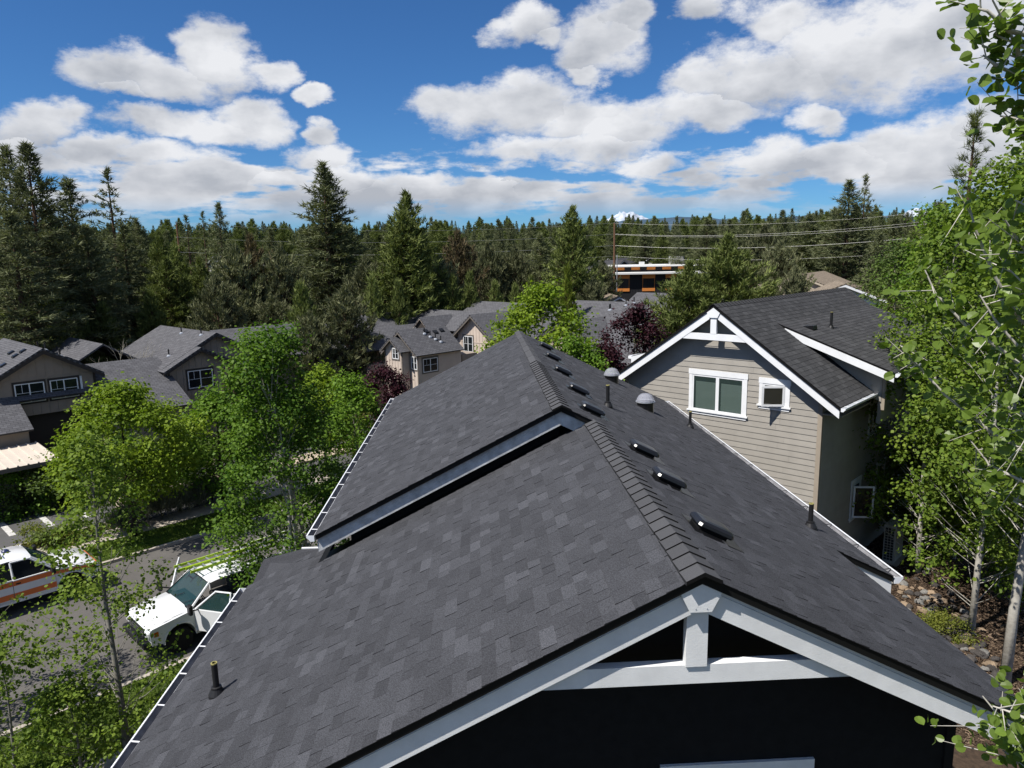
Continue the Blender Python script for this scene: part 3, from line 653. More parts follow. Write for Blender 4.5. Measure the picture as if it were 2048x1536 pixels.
# dormer cheek, barge and post on the right, and the white eave end on the left
nbarge(uD0+0.35, DZ0-DSL*0.35, uD1, zD1, dD0-0.02, 0.05, 0.28)
MB().prism([NP(uD0+0.4, dD0+0.5, DZ0-0.25), NP(uD1-0.45, dD0+0.5, zD1+0.05), NP(uD1-0.45, dD0+0.5, zD1-1.0), NP(uD0+0.4, dD0+0.5, DZ0-1.3)], n_in*0.08).build('dormer_cheek', sid, nb)
MB().obox(NP(uD1-0.55, dD0+0.55, zD1-1.7), n_t*0.1, n_in*(NDEP-3), ZV*1.75).build('dormer_wall', sid, nb)
MB().obox(NP(uD1-0.44, dD0+0.50, zD1-1.25), n_t*0.09, n_in*0.12, ZV*1.22).build('dormer_post', tanp, nb)
lu1 = uL+1.0; lz1 = nz(lu1)+0.10; lu0 = uL-0.72; lz0 = lz1-0.30*(lu1-lu0)
rDl = MB().prism([NP(lu0, 1.4, lz0), NP(lu1, 1.4, lz1), NP(lu1, 6, lz1), NP(lu0, 6, lz0)], (0, 0, -NTH)).build('roof_deck', dripm, nb)
nbarge(lu0, lz0, lu1, lz1, 1.36, 0.03, 0.26)
def ngutter(u_in, z, d0, d1, step=0.75):
    w, h = 0.125, 0.10
    prof = [(0, 0), (0, -h), (w*.55, -h), (w*.8, -h*.55), (w, -h*.35), (w, .005), (w-.012, .005), (w-.012, -h*.3), (w*.76, -h*.5), (w*.5, -h+.01), (.01, -h+.01), (.01, 0)]
    n = len(prof); mb = MB(); mb.add([NP(u_in+a, d0, z+b) for a, b in prof]+[NP(u_in+a, d1, z+b) for a, b in prof], [(i, (i+1) % n, n+(i+1) % n, n+i) for i in range(n)])
    mb.prism([NP(u_in+a, d0-.004, z+b) for a, b in prof[:6]], n_in*0.004)
    g = mb.build('gutter', gutterw, nb); d = d0+0.3
    while d < d1: MB().obox(NP(u_in-0.02, d, z+.002), n_t*(w+.01), n_in*.03, ZV*.006).build('gutter_strap', white, g); d += step
ngutter(uE+0.03, zE-0.02, -OV, ND2-0.55); ngutter(uD1+0.03, zD1-0.02, dD0-0.02, NDEP+0.3)
MB().obox(NP(lu0-0.13, 1.36, lz0-0.11), n_t*0.13, n_in*4.5, ZV*0.10).build('gutter', gutterw, nb)
# soffit return at the front right corner
MB().obox(NP(0.0, -0.02, zE-0.36), n_t*(uE-0.05), n_in*(ND2-0.6), ZV*0.03).build('soffit', tanp, nb)
# windows
blind_m = mat('blind_slats', (0.30, 0.40, 0.35), 0.6, 0.2)
room_m = mat('dark_room', (0.02, 0.022, 0.022), 0.9)
def nwindow(u0, u1, z0, z1, panes, blind=True, side=False, open_sash=False, par=nb):
    Q = (lambda u, d, z: NP(u, d, z)) if not side else (lambda u, d, z: NP(0.03-d, u, z))
    ax = n_t if not side else n_in; ind = n_in if not side else -n_t
    tw = 0.115
    w = MB().obox(Q(u0-0.02, -0.022, z1-0.17), ax*(u1-u0+0.04), ind*0.03, ZV*0.17).build('window', white, par)
    for a in (u0, u1-tw): MB().obox(Q(a, -0.016, z0+0.06), ax*tw, ind*0.026, ZV*(z1-z0-0.232)).build('window_jamb', white, w)
    MB().obox(Q(u0-0.05, -0.055, z0+0.055), ax*(u1-u0+0.10), ind*0.07, ZV*0.045).build('window_sill', white, w)
    MB().obox(Q(u0, -0.018, z0-0.03), ax*(u1-u0), ind*0.03, ZV*0.083).build('window_apron', white, w)
    a0, a1, b0, b1 = u0+tw, u1-tw, z0+0.10, z1-0.172
    pw = (a1-a0)/panes
    for i in range(panes):
        c0, c1 = a0+i*pw, a0+(i+1)*pw; fr = 0.055
        mb = MB()
        mb.obox(Q(c0, -0.008, b0), ax*pw, ind*0.02, ZV*fr); mb.obox(Q(c0, -0.008, b1-fr), ax*pw, ind*0.02, ZV*fr)
        mb.obox(Q(c0, -0.008, b0+fr), ax*fr, ind*0.02, ZV*(b1-b0-2*fr)); mb.obox(Q(c1-fr, -0.008, b0+fr), ax*fr, ind*0.02, ZV*(b1-b0-2*fr))
        mb.build('sash_frame', white, w)
        if blind:
            MB().obox(Q(c0+fr, 0.0015, b0+fr), ax*(pw-2*fr), ind*0.001, ZV*(b1-b0-2*fr)).build('window_back', mat('window_back', (0.035, 0.055, 0.05), 0.4, 0.3), w)
            bl = MB(); z = b0+fr+0.01; zt = b1-fr-0.16
            while z < zt: bl.obox(Q(c0+fr+0.075, -0.0005, z), ax*(pw-2*fr-0.08), ind*0.0015-ZV*0.002, ZV*0.022); z += 0.030
            bl.build('blind', blind_m, w)
            MB().obox(Q(c0+fr, -0.004, b0+fr), ax*(pw-2*fr), ind*0.002, ZV*(b1-b0-2*fr)).build('pane', gl_b, w)
        elif not open_sash:
            MB().obox(Q(c0+fr, 0.0, b0+fr), ax*(pw-2*fr), ind*0.003, ZV*(b1-b0-2*fr)).build('pane', glass, w)
        else:
            MB().obox(Q(c0+fr, 0.0, b0+fr), ax*(pw-2*fr), ind*0.003, ZV*(b1-b0-2*fr)).build('window_back', room_m, w)
            # casement swung out on its hinge side
            hg = Q(c1-fr+0.02 if not side else c0+fr-0.02, -0.02, b0+0.02); ang = math.radians(38 if not side else 52); sw = pw-fr-0.0; shh = b1-b0-0.04
            dirv = ax*math.cos(ang)*(-1 if not side else 1)-ind*math.sin(ang); tv = np.cross(dirv, ZV); f = 0.06
            mb = MB(); mb.obox(hg, dirv*sw, tv*0.035, ZV*f); mb.obox(hg+ZV*(shh-f), dirv*sw, tv*0.035, ZV*f)
            mb.obox(hg+ZV*f, dirv*f, tv*0.035, ZV*(shh-2*f)); mb.obox(hg+dirv*(sw-f)+ZV*f, dirv*f, tv*0.035, ZV*(shh-2*f))
            mb.build('open_sash', white, w)
            MB().obox(hg+dirv*f+ZV*f+tv*0.015, dirv*(sw-2*f), tv*0.004, ZV*(shh-2*f)).build('sash_pane', mat('sash_glass', (0.03, 0.03, 0.025), 0.05, 0.6, alpha=0.8), w)
            MB().obox(hg+ZV*0.01+dirv*sw*0.5, ind*0.25*math.sin(ang)*sw*2, dirv*0.02, ZV*0.012).build('stay_arm', flash, w)
    return w
zk = lambda z: 12-(12-z)*NK
nwindow(-3.70*NK, -1.97*NK, zk(7.53), zk(8.78), 2, True)
nwindow(-1.635*NK, -0.815*NK, zk(7.93), zk(8.735), 1, False, open_sash=True)
nwindow(4.3, 5.25, 5.75, 7.05, 2, False, side=True)
nwindow(3.0, 3.95, 3.15, 4.55, 1, False, side=True, open_sash=True)
nwindow(5.6, 6.6, 3.4, 4.6, 1, False, side=True)
# pipe and slant vent on the dormer roof
pv = NP(uD0+0.95, 4.35, DZ0-DSL*0.95); pipe_vent(pv[0], pv[1], 1, 0.55, 0.045, nb, pv[2])
sv = NP(uD0+0.55, 2.9, DZ0-DSL*0.55+0.02)
MB().add([sv, sv+n_in*.35, sv+n_in*.35+n_t*.35-ZV*.1, sv+n_t*.35-ZV*.1, sv+n_t*.33+ZV*.03, sv+n_t*.33+n_in*.35+ZV*.03], [(0, 1, 5, 4), (3, 2, 5, 4), (0, 4, 3), (1, 2, 5), (0, 3, 2, 1)]).build('slant_vent', blackm, nb)
# outdoor unit on the ground beside the neighbour house
acp = NP(0.95, 4.6, 1.5)
ac = thing('heat_pump', 'tall outdoor heat pump unit with wire grille beside the taupe house', 'heat pump', tuple(acp))
ac_m = mat('unit_beige', (0.42, 0.41, 0.37), 0.5, 0.3)
def AQ(a, b, c): return acp+n_t*a+n_in*b+ZV*c
MB().obox(AQ(-0.2, -0.55, 0.0), n_t*0.55, n_in*1.2, ZV*0.12).build('plinth', conc, ac)
MB().obox(AQ(-0.14, -0.45, 0.12), n_t*0.36, n_in*0.95, ZV*1.3).build('case', ac_m, ac)
MB().obox(AQ(-0.10, -0.456, 0.2), n_t*0.28, n_out*0.004, ZV*1.15).build('grille_back', room_m, ac)
for i in range(13): MB().obox(AQ(-0.11, -0.475, 0.2+i*0.095), n_t*0.30, n_in*0.01, ZV*0.012).build('grille_bar', ac_m, ac)
for i in range(4): MB().obox(AQ(-0.11+i*0.095, -0.478, 0.19), n_t*0.012, n_in*0.01, ZV*1.17).build('grille_bar', ac_m, ac)

# ------------------------------------------------------------------ vegetation generators
def quads_from(C, U, V): return np.stack([C-U, C+V, C+U, C-V], 1)
def unit(a): return a/(np.linalg.norm(a, axis=-1, keepdims=True)+1e-9)
def needles(C, Dr, rg, nb, bl, bw, spread=0.9, up=0.25):
    """tufts of tapering needle blades at centres C with branch directions Dr"""
    k = len(C); C = np.repeat(C, nb, 0); Dr = np.repeat(Dr, nb, 0)
    d = unit(Dr*0.75+np.array([0, 0, up])+rg.normal(0, spread*0.6, (k*nb, 3)))
    ln = bl*rg.uniform(0.6, 1.25, (k*nb, 1)); w = unit(np.cross(d, rg.normal(0, 1, (k*nb, 3))))*bw*0.5
    c = C+rg.normal(0, bl*0.16, (k*nb, 3))
    V = np.stack([c-w, c+w, c+d*ln], 1).reshape(-1, 3); F = np.arange(k*nb*3).reshape(-1, 3)
    t = np.repeat(rg.random(k), nb)*0.75+rg.random(k*nb)*0.25
    return V, F, t
def conifer_parts(seed, H, R, zb=0.1, nbr=120, prof='cone', bl=0.42, bw=0.10, nb=7, tuft=0.42, droop=-0.15, rise=0.6, jag=0.35, lat=0.30, up=0.25, tz=1.0):
    rg = np.random.default_rng(seed); C = []; Dd = []; br = MB()
    for k in range(nbr):
        t = zb+(1-zb)*((k+rg.random())/nbr)**tz; z = t*H
        q = (t-zb)/(1-zb)
        if prof == 'cone': L = R*(1-q)**0.62*(0.6+0.4*min(1, q*5+0.2))
        elif prof == 'ovate': L = R*min(1, 0.55+q*1.6)*max(0.03, 1-q**2.4)**0.85
        elif prof == 'pine': L = R*(1-q**1.6)**0.8*min(1, 0.45+q*2.2)
        elif prof == 'egg': L = R*math.sqrt(max(0.02, 1-(2*max(q, 0.0)-0.72)**2/1.7))*(1.0 if q < 0.9 else 0.8)*(1-q**5)
        else: L = R*math.sqrt(max(0.02, 1-(2*q-0.9)**2))
        L *= 1+rg.uniform(-jag, jag*0.5); L = max(L, 0.25)
        a = k*2.39996+rg.uniform(-.5, .5); pit = droop+(rise-droop)*q**1.4+rg.uniform(-.12, .12)
        d = np.array([math.cos(a)*math.cos(pit), math.sin(a)*math.cos(pit), math.sin(pit)]); side = np.array([-math.sin(a), math.cos(a), 0])
        br.tube([(0, 0, z), d*L*0.55+np.array([0, 0, z]), d*L*0.97+np.array([0, 0, z+0.05*L])], [0.012+0.012*L, 0.012+0.006*L, 0.006], 3, False)
        m = max(2, int(L/tuft)*2)
        for i in range(m):
            f = 0.28+0.72*(i+rg.random())/m; s = rg.uniform(-1, 1)*lat*L*(1.15-f*0.8)
            p = d*L*f+side*s+np.array([0, 0, z+0.05*L*f*f+rg.uniform(-.1, .12)])
            C.append(p); Dd.append(d*0.7+side*np.sign(s)*0.5)
    for i in range(6): C.append(np.array([rg.normal(0, .06), rg.normal(0, .06), H*(0.955+0.008*i)])); Dd.append(np.array([0, 0, 1.0]))
    C = np.array(C); Dd = unit(np.array(Dd))
    V, F, t = needles(C, Dd, rg, nb, bl, bw, up=up)
    br.tube([(0, 0, -0.4), (0.02, 0, H*0.3), (0, 0.03, H*0.65), (0, 0, H*0.97)], [0.016*H+0.05, 0.012*H+0.03, 0.006*H+0.02, 0.02], 7)
    return V, F, t, br
pine_n = mat('pine_needles', (0.066, 0.080, 0.040), 0.75, 0.12, attr='tint', attr_b=(0.190, 0.205, 0.105), transl=0.16, objvar=0.16)
young_n = mat('young_pine_needles', (0.070, 0.095, 0.026), 0.75, 0.12, attr='tint', attr_b=(0.190, 0.220, 0.070), transl=0.18, objvar=0.14)
juni_n = mat('juniper_foliage', (0.072, 0.085, 0.040), 0.8, 0.1, attr='tint', attr_b=(0.195, 0.200, 0.108), transl=0.14, objvar=0.15)
rust_n = mat('rusty_juniper_foliage', (0.068, 0.062, 0.032), 0.8, 0.1, attr='tint', attr_b=(0.165, 0.125, 0.072), transl=0.14, objvar=0.12)
lime_n = mat('lime_conifer_foliage', (0.075, 0.105, 0.012), 0.75, 0.12, attr='tint', attr_b=(0.17, 0.20, 0.03), transl=0.22)
pbark = mat('pine_bark', (0.085, 0.055, 0.038), 0.9, 0.1, var=0.3, vscale=3)
gbark = mat('grey_bark', (0.16, 0.145, 0.12), 0.9, 0.1, var=0.25, vscale=4)
CON = {}
def con_var(key, m, **kw):
    V, F, t, br = conifer_parts(**kw)
    me = np_mesh('crown', V, F, m, t); tm = bpy.data.meshes.new('trunk'); tm.from_pydata(br.v, [], br.f); tm.materials.append(pbark)
    CON[key] = (me, tm, kw['H'], kw['R'])
con_var('pine', pine_n, seed=1, H=22, R=3.7, zb=0.10, nbr=230, prof='pine', tuft=0.46, jag=0.5, bl=0.50, bw=0.10, nb=9, droop=-0.1)
con_var('pine2', pine_n, seed=2, H=22, R=3.4, zb=0.16, nbr=190, prof='pine', tuft=0.5, jag=0.65, bl=0.50, bw=0.10, nb=9, lat=0.35)
con_var('open', pine_n, seed=3, H=20, R=3.2, zb=0.15, nbr=95, prof='pine', tuft=0.55, jag=0.65, bl=0.46, bw=0.10, nb=8, lat=0.34)
con_var('dense', young_n, seed=4, H=15, R=3.4, zb=0.05, nbr=250, prof='ovate', tuft=0.46, jag=0.30, bl=0.46, bw=0.11, nb=8, up=0.55, droop=0.0, rise=1.0)
con_var('young', young_n, seed=5, H=8, R=2.5, zb=0.03, nbr=120, prof='cone', tuft=0.36, jag=0.28, bl=0.40, bw=0.085, nb=9, up=0.8, droop=0.15, rise=1.1)
con_var('juniper', juni_n, seed=6, H=8, R=2.8, zb=0.03, nbr=150, prof='egg', tuft=0.34, jag=0.34, bl=0.36, bw=0.085, nb=9, up=0.7, droop=0.1, rise=1.1)
con_var('rusty', rust_n, seed=7, H=8, R=2.8, zb=0.03, nbr=140, prof='egg', tuft=0.36, jag=0.40, bl=0.38, bw=0.085, nb=9, up=0.6, droop=0.05, rise=1.0)
con_var('broad', young_n, seed=14, H=11, R=3.2, zb=0.03, nbr=230, prof='egg', tuft=0.38, jag=0.38, bl=0.42, bw=0.085, nb=9, up=0.7, droop=0.05, rise=1.1)
con_var('lime', lime_n, seed=8, H=6, R=1.7, zb=0.03, nbr=100, prof='cone', tuft=0.30, jag=0.3, bl=0.34, bw=0.08, nb=9, up=0.9, droop=0.2, rise=1.2)
rr = rnd(77)
def conifer(kind, name, label, cat, u, vtop, D, wpx, group=None, zbase=None):
    P = atd(u, vtop, D); g = H1(P[0], P[1]) if zbase is None else zbase
    me, tm, H, R = CON[kind]; h = P[2]-g; w = wpx/F_PX*D*0.5/R*(1.3 if kind in ('pine', 'pine2') else 1.12)
    o = thing(name, label, cat, (P[0], P[1], g), group, rr.uniform(0, 6.28))
    o.scale = (w, w, h/H)
    c = link('crown', me, o); c['kind'] = 'stuff'; link('trunk', tm, o)
    return o
LC = {'pine': 'tall dark ponderosa pine in the belt behind the apartments', 'pine2': 'tall ragged ponderosa pine with gappy crown behind the apartments', 'open': 'slim open-crowned pine against the sky behind the apartments',
      'dense': 'dense conical green pine behind the apartments', 'young': 'young bushy bright green pine beside the apartment roofs', 'juniper': 'rounded grey green juniper behind the apartment roofs', 'rusty': 'brownish rust tinged juniper among the green pines'}
GC = {'pine': 'dark ponderosa pines', 'pine2': 'ragged ponderosa pines', 'open': 'open-crowned pines', 'dense': 'dense green pines', 'young': 'young bushy pines', 'juniper': 'grey green junipers', 'rusty': 'rust tinged junipers'}
NMK = {'pine': 'pine_tree', 'pine2': 'pine_tree', 'open': 'pine_tree', 'dense': 'pine_tree', 'young': 'young_pine_tree', 'juniper': 'juniper_tree', 'rusty': 'juniper_tree'}
PLANT = [  # kind, u, v of the top, distance, crown width in photo pixels
 ('pine', 10, 298, 72, 120), ('pine', 52, 294, 66, 150), ('pine2', 135, 360, 74, 130), ('open', 213, 340, 84, 115), ('pine2', 96, 420, 70, 120),
 ('pine', 20, 430, 60, 150), ('pine', 170, 455, 68, 130), ('pine2', 245, 450, 76, 110), ('pine', 272, 440, 90, 80), ('dense', 318, 470, 80, 90),
 ('open', 372, 432, 120, 56), ('open', 404, 425, 115, 60), ('pine2', 436, 408, 105, 66), ('dense', 352, 500, 76, 90), ('dense', 398, 520, 74, 80),
 ('juniper', 470, 500, 70, 130), ('rusty', 500, 480, 72, 110), ('juniper', 560, 500, 70, 110), ('juniper', 430, 560, 64, 110), ('pine', 540, 460, 110, 60),
 ('pine', 646, 330, 78, 150), ('pine2', 655, 350, 80, 120), ('dense', 812, 392, 72, 150), ('dense', 806, 430, 70, 170), ('juniper', 730, 520, 72, 110), ('rusty', 915, 470, 78, 110), ('juniper', 880, 520, 74, 110),
 ('pine', 780, 360+90, 120, 50), ('juniper', 975, 490, 84, 90), ('juniper', 1030, 500, 86, 100), ('pine', 1080, 470, 92, 90), ('dense', 1145, 420, 80, 125), ('pine2', 1140, 450, 84, 110),
 ('pine', 870, 445, 140, 60), ('pine', 770, 450, 150, 46), ('juniper', 1205, 525, 92, 80), ('juniper', 1185, 560, 78, 80),
 ('dense', 40, 556, 66, 170), ('young', 108, 598, 64, 130), ('young', 205, 616, 66, 110), ('dense', 330, 520, 72, 120), ('young', 300, 590, 68, 110), ('young', 10, 620, 64, 120), ('young', 160, 625, 66, 90), ('juniper', 420, 600, 70, 110), ('young', 370, 560, 72, 100),
 ('young', 600, 575, 62, 120), ('juniper', 545, 600, 66, 120), ('juniper', 490, 590, 68, 110), ('juniper', 620, 630, 56, 110), ('young', 745, 560, 66, 90), ('young', 795, 570, 66, 90), ('young', 858, 575, 68, 90), ('young', 905, 560, 70, 90), ('young', 940, 552, 70, 84), ('young', 990, 570, 72, 90), ('young', 1030, 575, 72, 80), ('young', 1062, 560, 76, 70),
 ('pine', 1700, 364, 105, 105), ('open', 1732, 352, 108, 76), ('pine2', 1672, 420, 110, 90), ('pine', 1620, 430, 130, 90), ('juniper', 1530, 455, 95, 120), ('juniper', 1560, 490, 85, 110), ('pine', 1415, 440, 120, 80),
 ('pine', 1460, 440, 150, 70), ('pine', 1350, 450, 170, 60), ('pine', 1290, 455, 190, 60), ('juniper', 1590, 540, 70, 100), ('juniper', 1540, 565, 62, 80), ('pine2', 1790, 440, 90, 100), ('dense', 1830, 470, 70, 130), ('pine', 1760, 470, 80, 90), ('pine', 1880, 410, 60, 110),
]
def where(u, D):
    if u < 300: return 'in the grove behind the shaded left apartments'
    if u < 600: return 'in the belt between the left apartments and the tallest pine'
    if u < 1200: return 'behind the sunlit centre apartments'
    if u < 1660: return 'beyond the neighbour roof right of the orange building'
    return 'behind the aspens past the neighbour house'
LK = {'pine': 'dark ponderosa pine', 'pine2': 'ragged gappy ponderosa pine', 'open': 'slim open-crowned pine', 'dense': 'dense conical green pine', 'young': 'young bushy bright green pine', 'juniper': 'rounded grey green juniper', 'rusty': 'rust tinged juniper'}
UNIQ = {(646, 330): 'tallest ponderosa pine standing alone above the belt of trees', (812, 392): 'dense pointed pine with rounded shoulders right of the tallest pine', (1145, 420): 'dense pine tip left of the brown power pole', (213, 340): 'slim open-crowned pine standing clear of the left grove', (1700, 364): 'tall dark pine breaking the skyline beyond the neighbour roof', (1732, 352): 'thin see-through pine beside the tall dark skyline pine'}
for (k, u, v, D, w) in PLANT:
    sz = '' if k in ('young', 'rusty', 'open') else ('tall ' if v < 445 else 'lower ')
    lab = UNIQ.get((u, v), sz+LK[k]+' '+where(u, D)); conifer(k, NMK[k], lab, 'tree', u, v, D, w, None if (u, v) in UNIQ else lab)
conifer('juniper', 'juniper_tree', 'big rounded juniper beside the sunlit gabled apartments and purple plum', 'tree', 688, 584, 58, 140)
conifer('broad', 'pine_tree', 'broad dense pine rising just behind the white gabled siding house', 'tree', 1455, 480, 52, 205)
conifer('broad', 'pine_tree', 'lower dense pine between the purple plum and orange building', 'tree', 1378, 532, 50, 185)
conifer('lime', 'conifer_tree', 'small yellow green conifer above the leafy green tree', 'tree', 1135, 545, 60, 70)
# slender near pine top at the right
V, F, t, br = conifer_parts(seed=31, H=17, R=1.5, zb=0.25, nbr=75, prof='pine', tuft=0.30, jag=0.5, bl=0.30, bw=0.022, nb=34, lat=0.25, rise=0.9, up=0.4)
np_ = atd(1952, 232, 30); npn = thing('pine_tree', 'slender long-needled pine whose top stands clear above the aspens', 'tree', (np_[0], np_[1], 1.5))
c = link('crown', np_mesh('crown', V, F, mat('near_pine_needles', (0.05, 0.07, 0.02), 0.6, 0.2, attr='tint', attr_b=(0.13, 0.15, 0.045), transl=0.2), t), npn); c['kind'] = 'stuff'
tm = bpy.data.meshes.new('trunk'); tm.from_pydata(br.v, [], br.f); link('trunk', tm, npn, pbark); npn.scale = (1, 1, (np_[2]-1.5)/17)
# far wooded rise: thousands of pines that read as one mass (geometry nodes, instancing the crowns of standing pines)
def far_forest():
    rg = np.random.default_rng(9); pts = []; scl = []; rot = []; kind = []
    for (d0, d1, n) in ((118, 200, 330), (200, 330, 560), (330, 520, 650), (520, 900, 800), (900, 1500, 600)):
        for _ in range(n):
            d = math.sqrt(rg.uniform(d0*d0, d1*d1)); a = rg.uniform(-0.78, 0.86); x, y = d*math.sin(a), d*math.cos(a)
            if d < 230 and 0.10 < a < 0.27 and rg.random() < 0.85: continue
            g = H1(x, y); h = rg.uniform(11, 21); h = min(h, max(5.0, 12+d*rg.uniform(0.028, 0.055)-g)); w = h*rg.uniform(0.85, 1.35)
            pts.append((x, y, g-0.2)); k = int(rg.integers(3)); H = (22, 15, 22)[k]
            scl.append((w/H, w/H, h/H)); rot.append((0, 0, rg.uniform(0, 6.28))); kind.append(k)
    me = bpy.data.meshes.new('far_forest'); me.from_pydata(pts, [], [])
    for nm, ty, dat in (('sc', 'FLOAT_VECTOR', scl), ('ro', 'FLOAT_VECTOR', rot)):
        at = me.attributes.new(nm, ty, 'POINT'); at.data.foreach_set('vector', np.array(dat, dtype=np.float32).ravel())
    at = me.attributes.new('kd', 'INT', 'POINT'); at.data.foreach_set('value', np.array(kind, dtype=np.int32))
    o = link('far_forest', me); tag(o, 'dark pine forest covering the rise below the horizon', 'forest', kind='stuff')
    ng = bpy.data.node_groups.new('far_forest', 'GeometryNodeTree'); ng.interface.new_socket('Geometry', in_out='INPUT', socket_type='NodeSocketGeometry'); ng.interface.new_socket('Geometry', in_out='OUTPUT', socket_type='NodeSocketGeometry')
    N = ng.nodes; L = ng.links; gi = N.new('NodeGroupInput'); go = N.new('NodeGroupOutput'); jn = N.new('GeometryNodeJoinGeometry'); L.new(jn.outputs[0], go.inputs[0])
    def named(nm, ty):
        q = N.new('GeometryNodeInputNamedAttribute'); q.data_type = ty; q.inputs['Name'].default_value = nm; return q.outputs['Attribute']
    for k, key in enumerate(('pine', 'dense', 'pine2')):
        src = next(x for x in bpy.data.objects if x.data == CON[key][0])
        oi = N.new('GeometryNodeObjectInfo'); oi.inputs['Object'].default_value = src; oi.transform_space = 'ORIGINAL'
        ip = N.new('GeometryNodeInstanceOnPoints'); L.new(gi.outputs[0], ip.inputs['Points']); L.new(oi.outputs['Geometry'], ip.inputs['Instance'])
        cmpn = N.new('FunctionNodeCompare'); cmpn.data_type = 'INT'; cmpn.operation = 'EQUAL'; L.new(named('kd', 'INT'), cmpn.inputs[2]); cmpn.inputs[3].default_value = k
        L.new(cmpn.outputs[0], ip.inputs['Selection']); L.new(named('sc', 'FLOAT_VECTOR'), ip.inputs['Scale']); L.new(named('ro', 'FLOAT_VECTOR'), ip.inputs['Rotation']); L.new(ip.outputs[0], jn.inputs[0])
    md = o.modifiers.new('far_forest', 'NODES'); md.node_group = ng
far_forest()

# broadleaf trees: trunk, limbs to leaf clumps, leaves as small folded faces
def leaf_faces(C, rg, size, out=None, hexa=False, flat=0.5):
    n = len(C); sz = size*rg.uniform(0.65, 1.25, (n, 1))
    nr = rg.normal(0, 1, (n, 3)); nr[:, 2] = np.abs(nr[:, 2])+flat
    if out is not None: nr = nr+out*0.7
    nr = unit(nr); U = unit(np.cross(nr, rg.normal(0, 1, (n, 3)))); W = np.cross(nr, U)
    if hexa:
        pts = [(0.5, 0), (0.2, 0.42), (-0.28, 0.40), (-0.5, 0.0), (-0.28, -0.40), (0.2, -0.42)]
        V = np.stack([C+U*a*sz+W*b*sz+nr*(abs(b)*0.22)*sz for a, b in pts], 1); k = 6
    else:
        pts = [(0.55, 0), (0.0, 0.40), (-0.5, 0), (0.0, -0.40)]
        V = np.stack([C+U*a*sz+W*b*sz+nr*(abs(b)*0.25)*sz for a, b in pts], 1); k = 4
    return V.reshape(-1, 3), np.arange(n*k).reshape(-1, k)
def broadleaf(name, label, base, height, rad, z0, nclump, nleaf, leaf, lm, bm, seed, trunk_r=0.12, shape='round', lean=(0, 0), clump=0.55, hexa=False, group=None, stems=1, cat='tree', stretch=1.0, flat=0.5, limb_r=0.35):
    rg = np.random.default_rng(seed); base = np.array(base, float); o = thing(name, label, cat, tuple(base), group)
    tb = MB(); tops = []
    for k in range(stems):
        off = np.array([rg.normal(0, 0.22)*(stems > 1), rg.normal(0, 0.22)*(stems > 1), 0]); fan = np.array([rg.normal(0, 0.09*height), rg.normal(0, 0.09*height), 0])*(stems > 1)
        hh = height*(0.93 if k == 0 else rg.uniform(0.7, 0.92)); path = []
        for i in range(7):
            f = i/6; wob = np.array([math.sin(f*5+k*2+seed), math.cos(f*4+seed*1.7), 0])*0.018*height*f
            path.append(base+off+np.array([lean[0]*f, lean[1]*f, hh*f-(0.25 if i == 0 else 0)])+fan*f*f+wob)
        tb.tube(path, [trunk_r*(1-0.9*(i/6)**0.8)*(1 if k == 0 else 0.75) for i in range(7)], 8); tops.append(path)
    CC = []; RR = []
    for k in range(nclump):
        q = (k+rg.random())/nclump
        if shape == 'round': prof = math.sqrt(max(0.05, 1-(2*q-0.85)**2))
        elif shape == 'column': prof = math.sqrt(max(0.06, 1-(1.7*q-0.75)**2))*(1-0.35*q)
        elif shape == 'spire': prof = min(1.0, 0.72+q)*(1-q)**0.95+0.10
        elif shape == 'cone': prof = (1-q)**0.7*0.95+0.08
        else: prof = math.sqrt(max(0.05, 1-(2*q-1.1)**2))
        z = z0+(height-z0)*q; rr_ = rad*prof*math.sqrt(rg.uniform(0.12, 1.0)); a = rg.uniform(0, 6.28)
        path = tops[rg.integers(len(tops))]; f = min(0.98, max(0.05, z/height)); i = min(5, int(f*6)); ax = path[i]*(1-(f*6-i))+path[i+1]*(f*6-i)
        c = np.array([ax[0]+rr_*math.cos(a), ax[1]+rr_*math.sin(a)*1.0, base[2]+z]); CC.append(c); RR.append(clump*rg.uniform(0.6, 1.25))
        f2 = max(0.06, f-0.02-0.55*rr_/height); i = min(5, int(f2*6)); st = path[i]*(1-(f2*6-i))+path[i+1]*(f2*6-i)
        mid = (st+c)/2+np.array([0, 0, -0.06*rr_]); lr = trunk_r*limb_r*(1-0.8*f)*0.5
        if rg.random() < 0.6: tb.tube([st, mid, c], [lr+0.004, lr*0.6+0.003, 0.004], 4, False)
    CC = np.array(CC); RR = np.array(RR)
    wgt = RR**2; wgt /= wgt.sum(); idx = rg.choice(len(CC), nleaf, p=wgt)
    dv = rg.normal(0, 1, (nleaf, 3)); dv = unit(dv)*np.abs(rg.normal(0.75, 0.35, (nleaf, 1))); dv[:, 2] *= 0.75*stretch
    P = CC[idx]+dv*RR[idx][:, None]
    P[:, 2] = np.maximum(P[:, 2], base[2]+0.05)
    V, F = leaf_faces(P, rg, leaf, unit(dv), hexa, flat)
    tint = np.clip(rg.random(nleaf)*0.6+rg.random(len(CC))[idx]*0.4, 0, 1)
    V = V-base
    cr = link('crown', np_mesh('crown', V, F, lm, tint), o); cr['kind'] = 'stuff'
    t = tb.build('trunk', bm, o, smooth=True)
    return o
def leafmat(name, a, b, tr=0.35): return mat(name, a, 0.55, 0.18, attr='tint', attr_b=b, transl=tr)
maple_l = leafmat('maple_leaf', (0.075, 0.135, 0.010), (0.215, 0.290, 0.024)); green_l = leafmat('green_leaf', (0.050, 0.115, 0.012), (0.155, 0.250, 0.026))
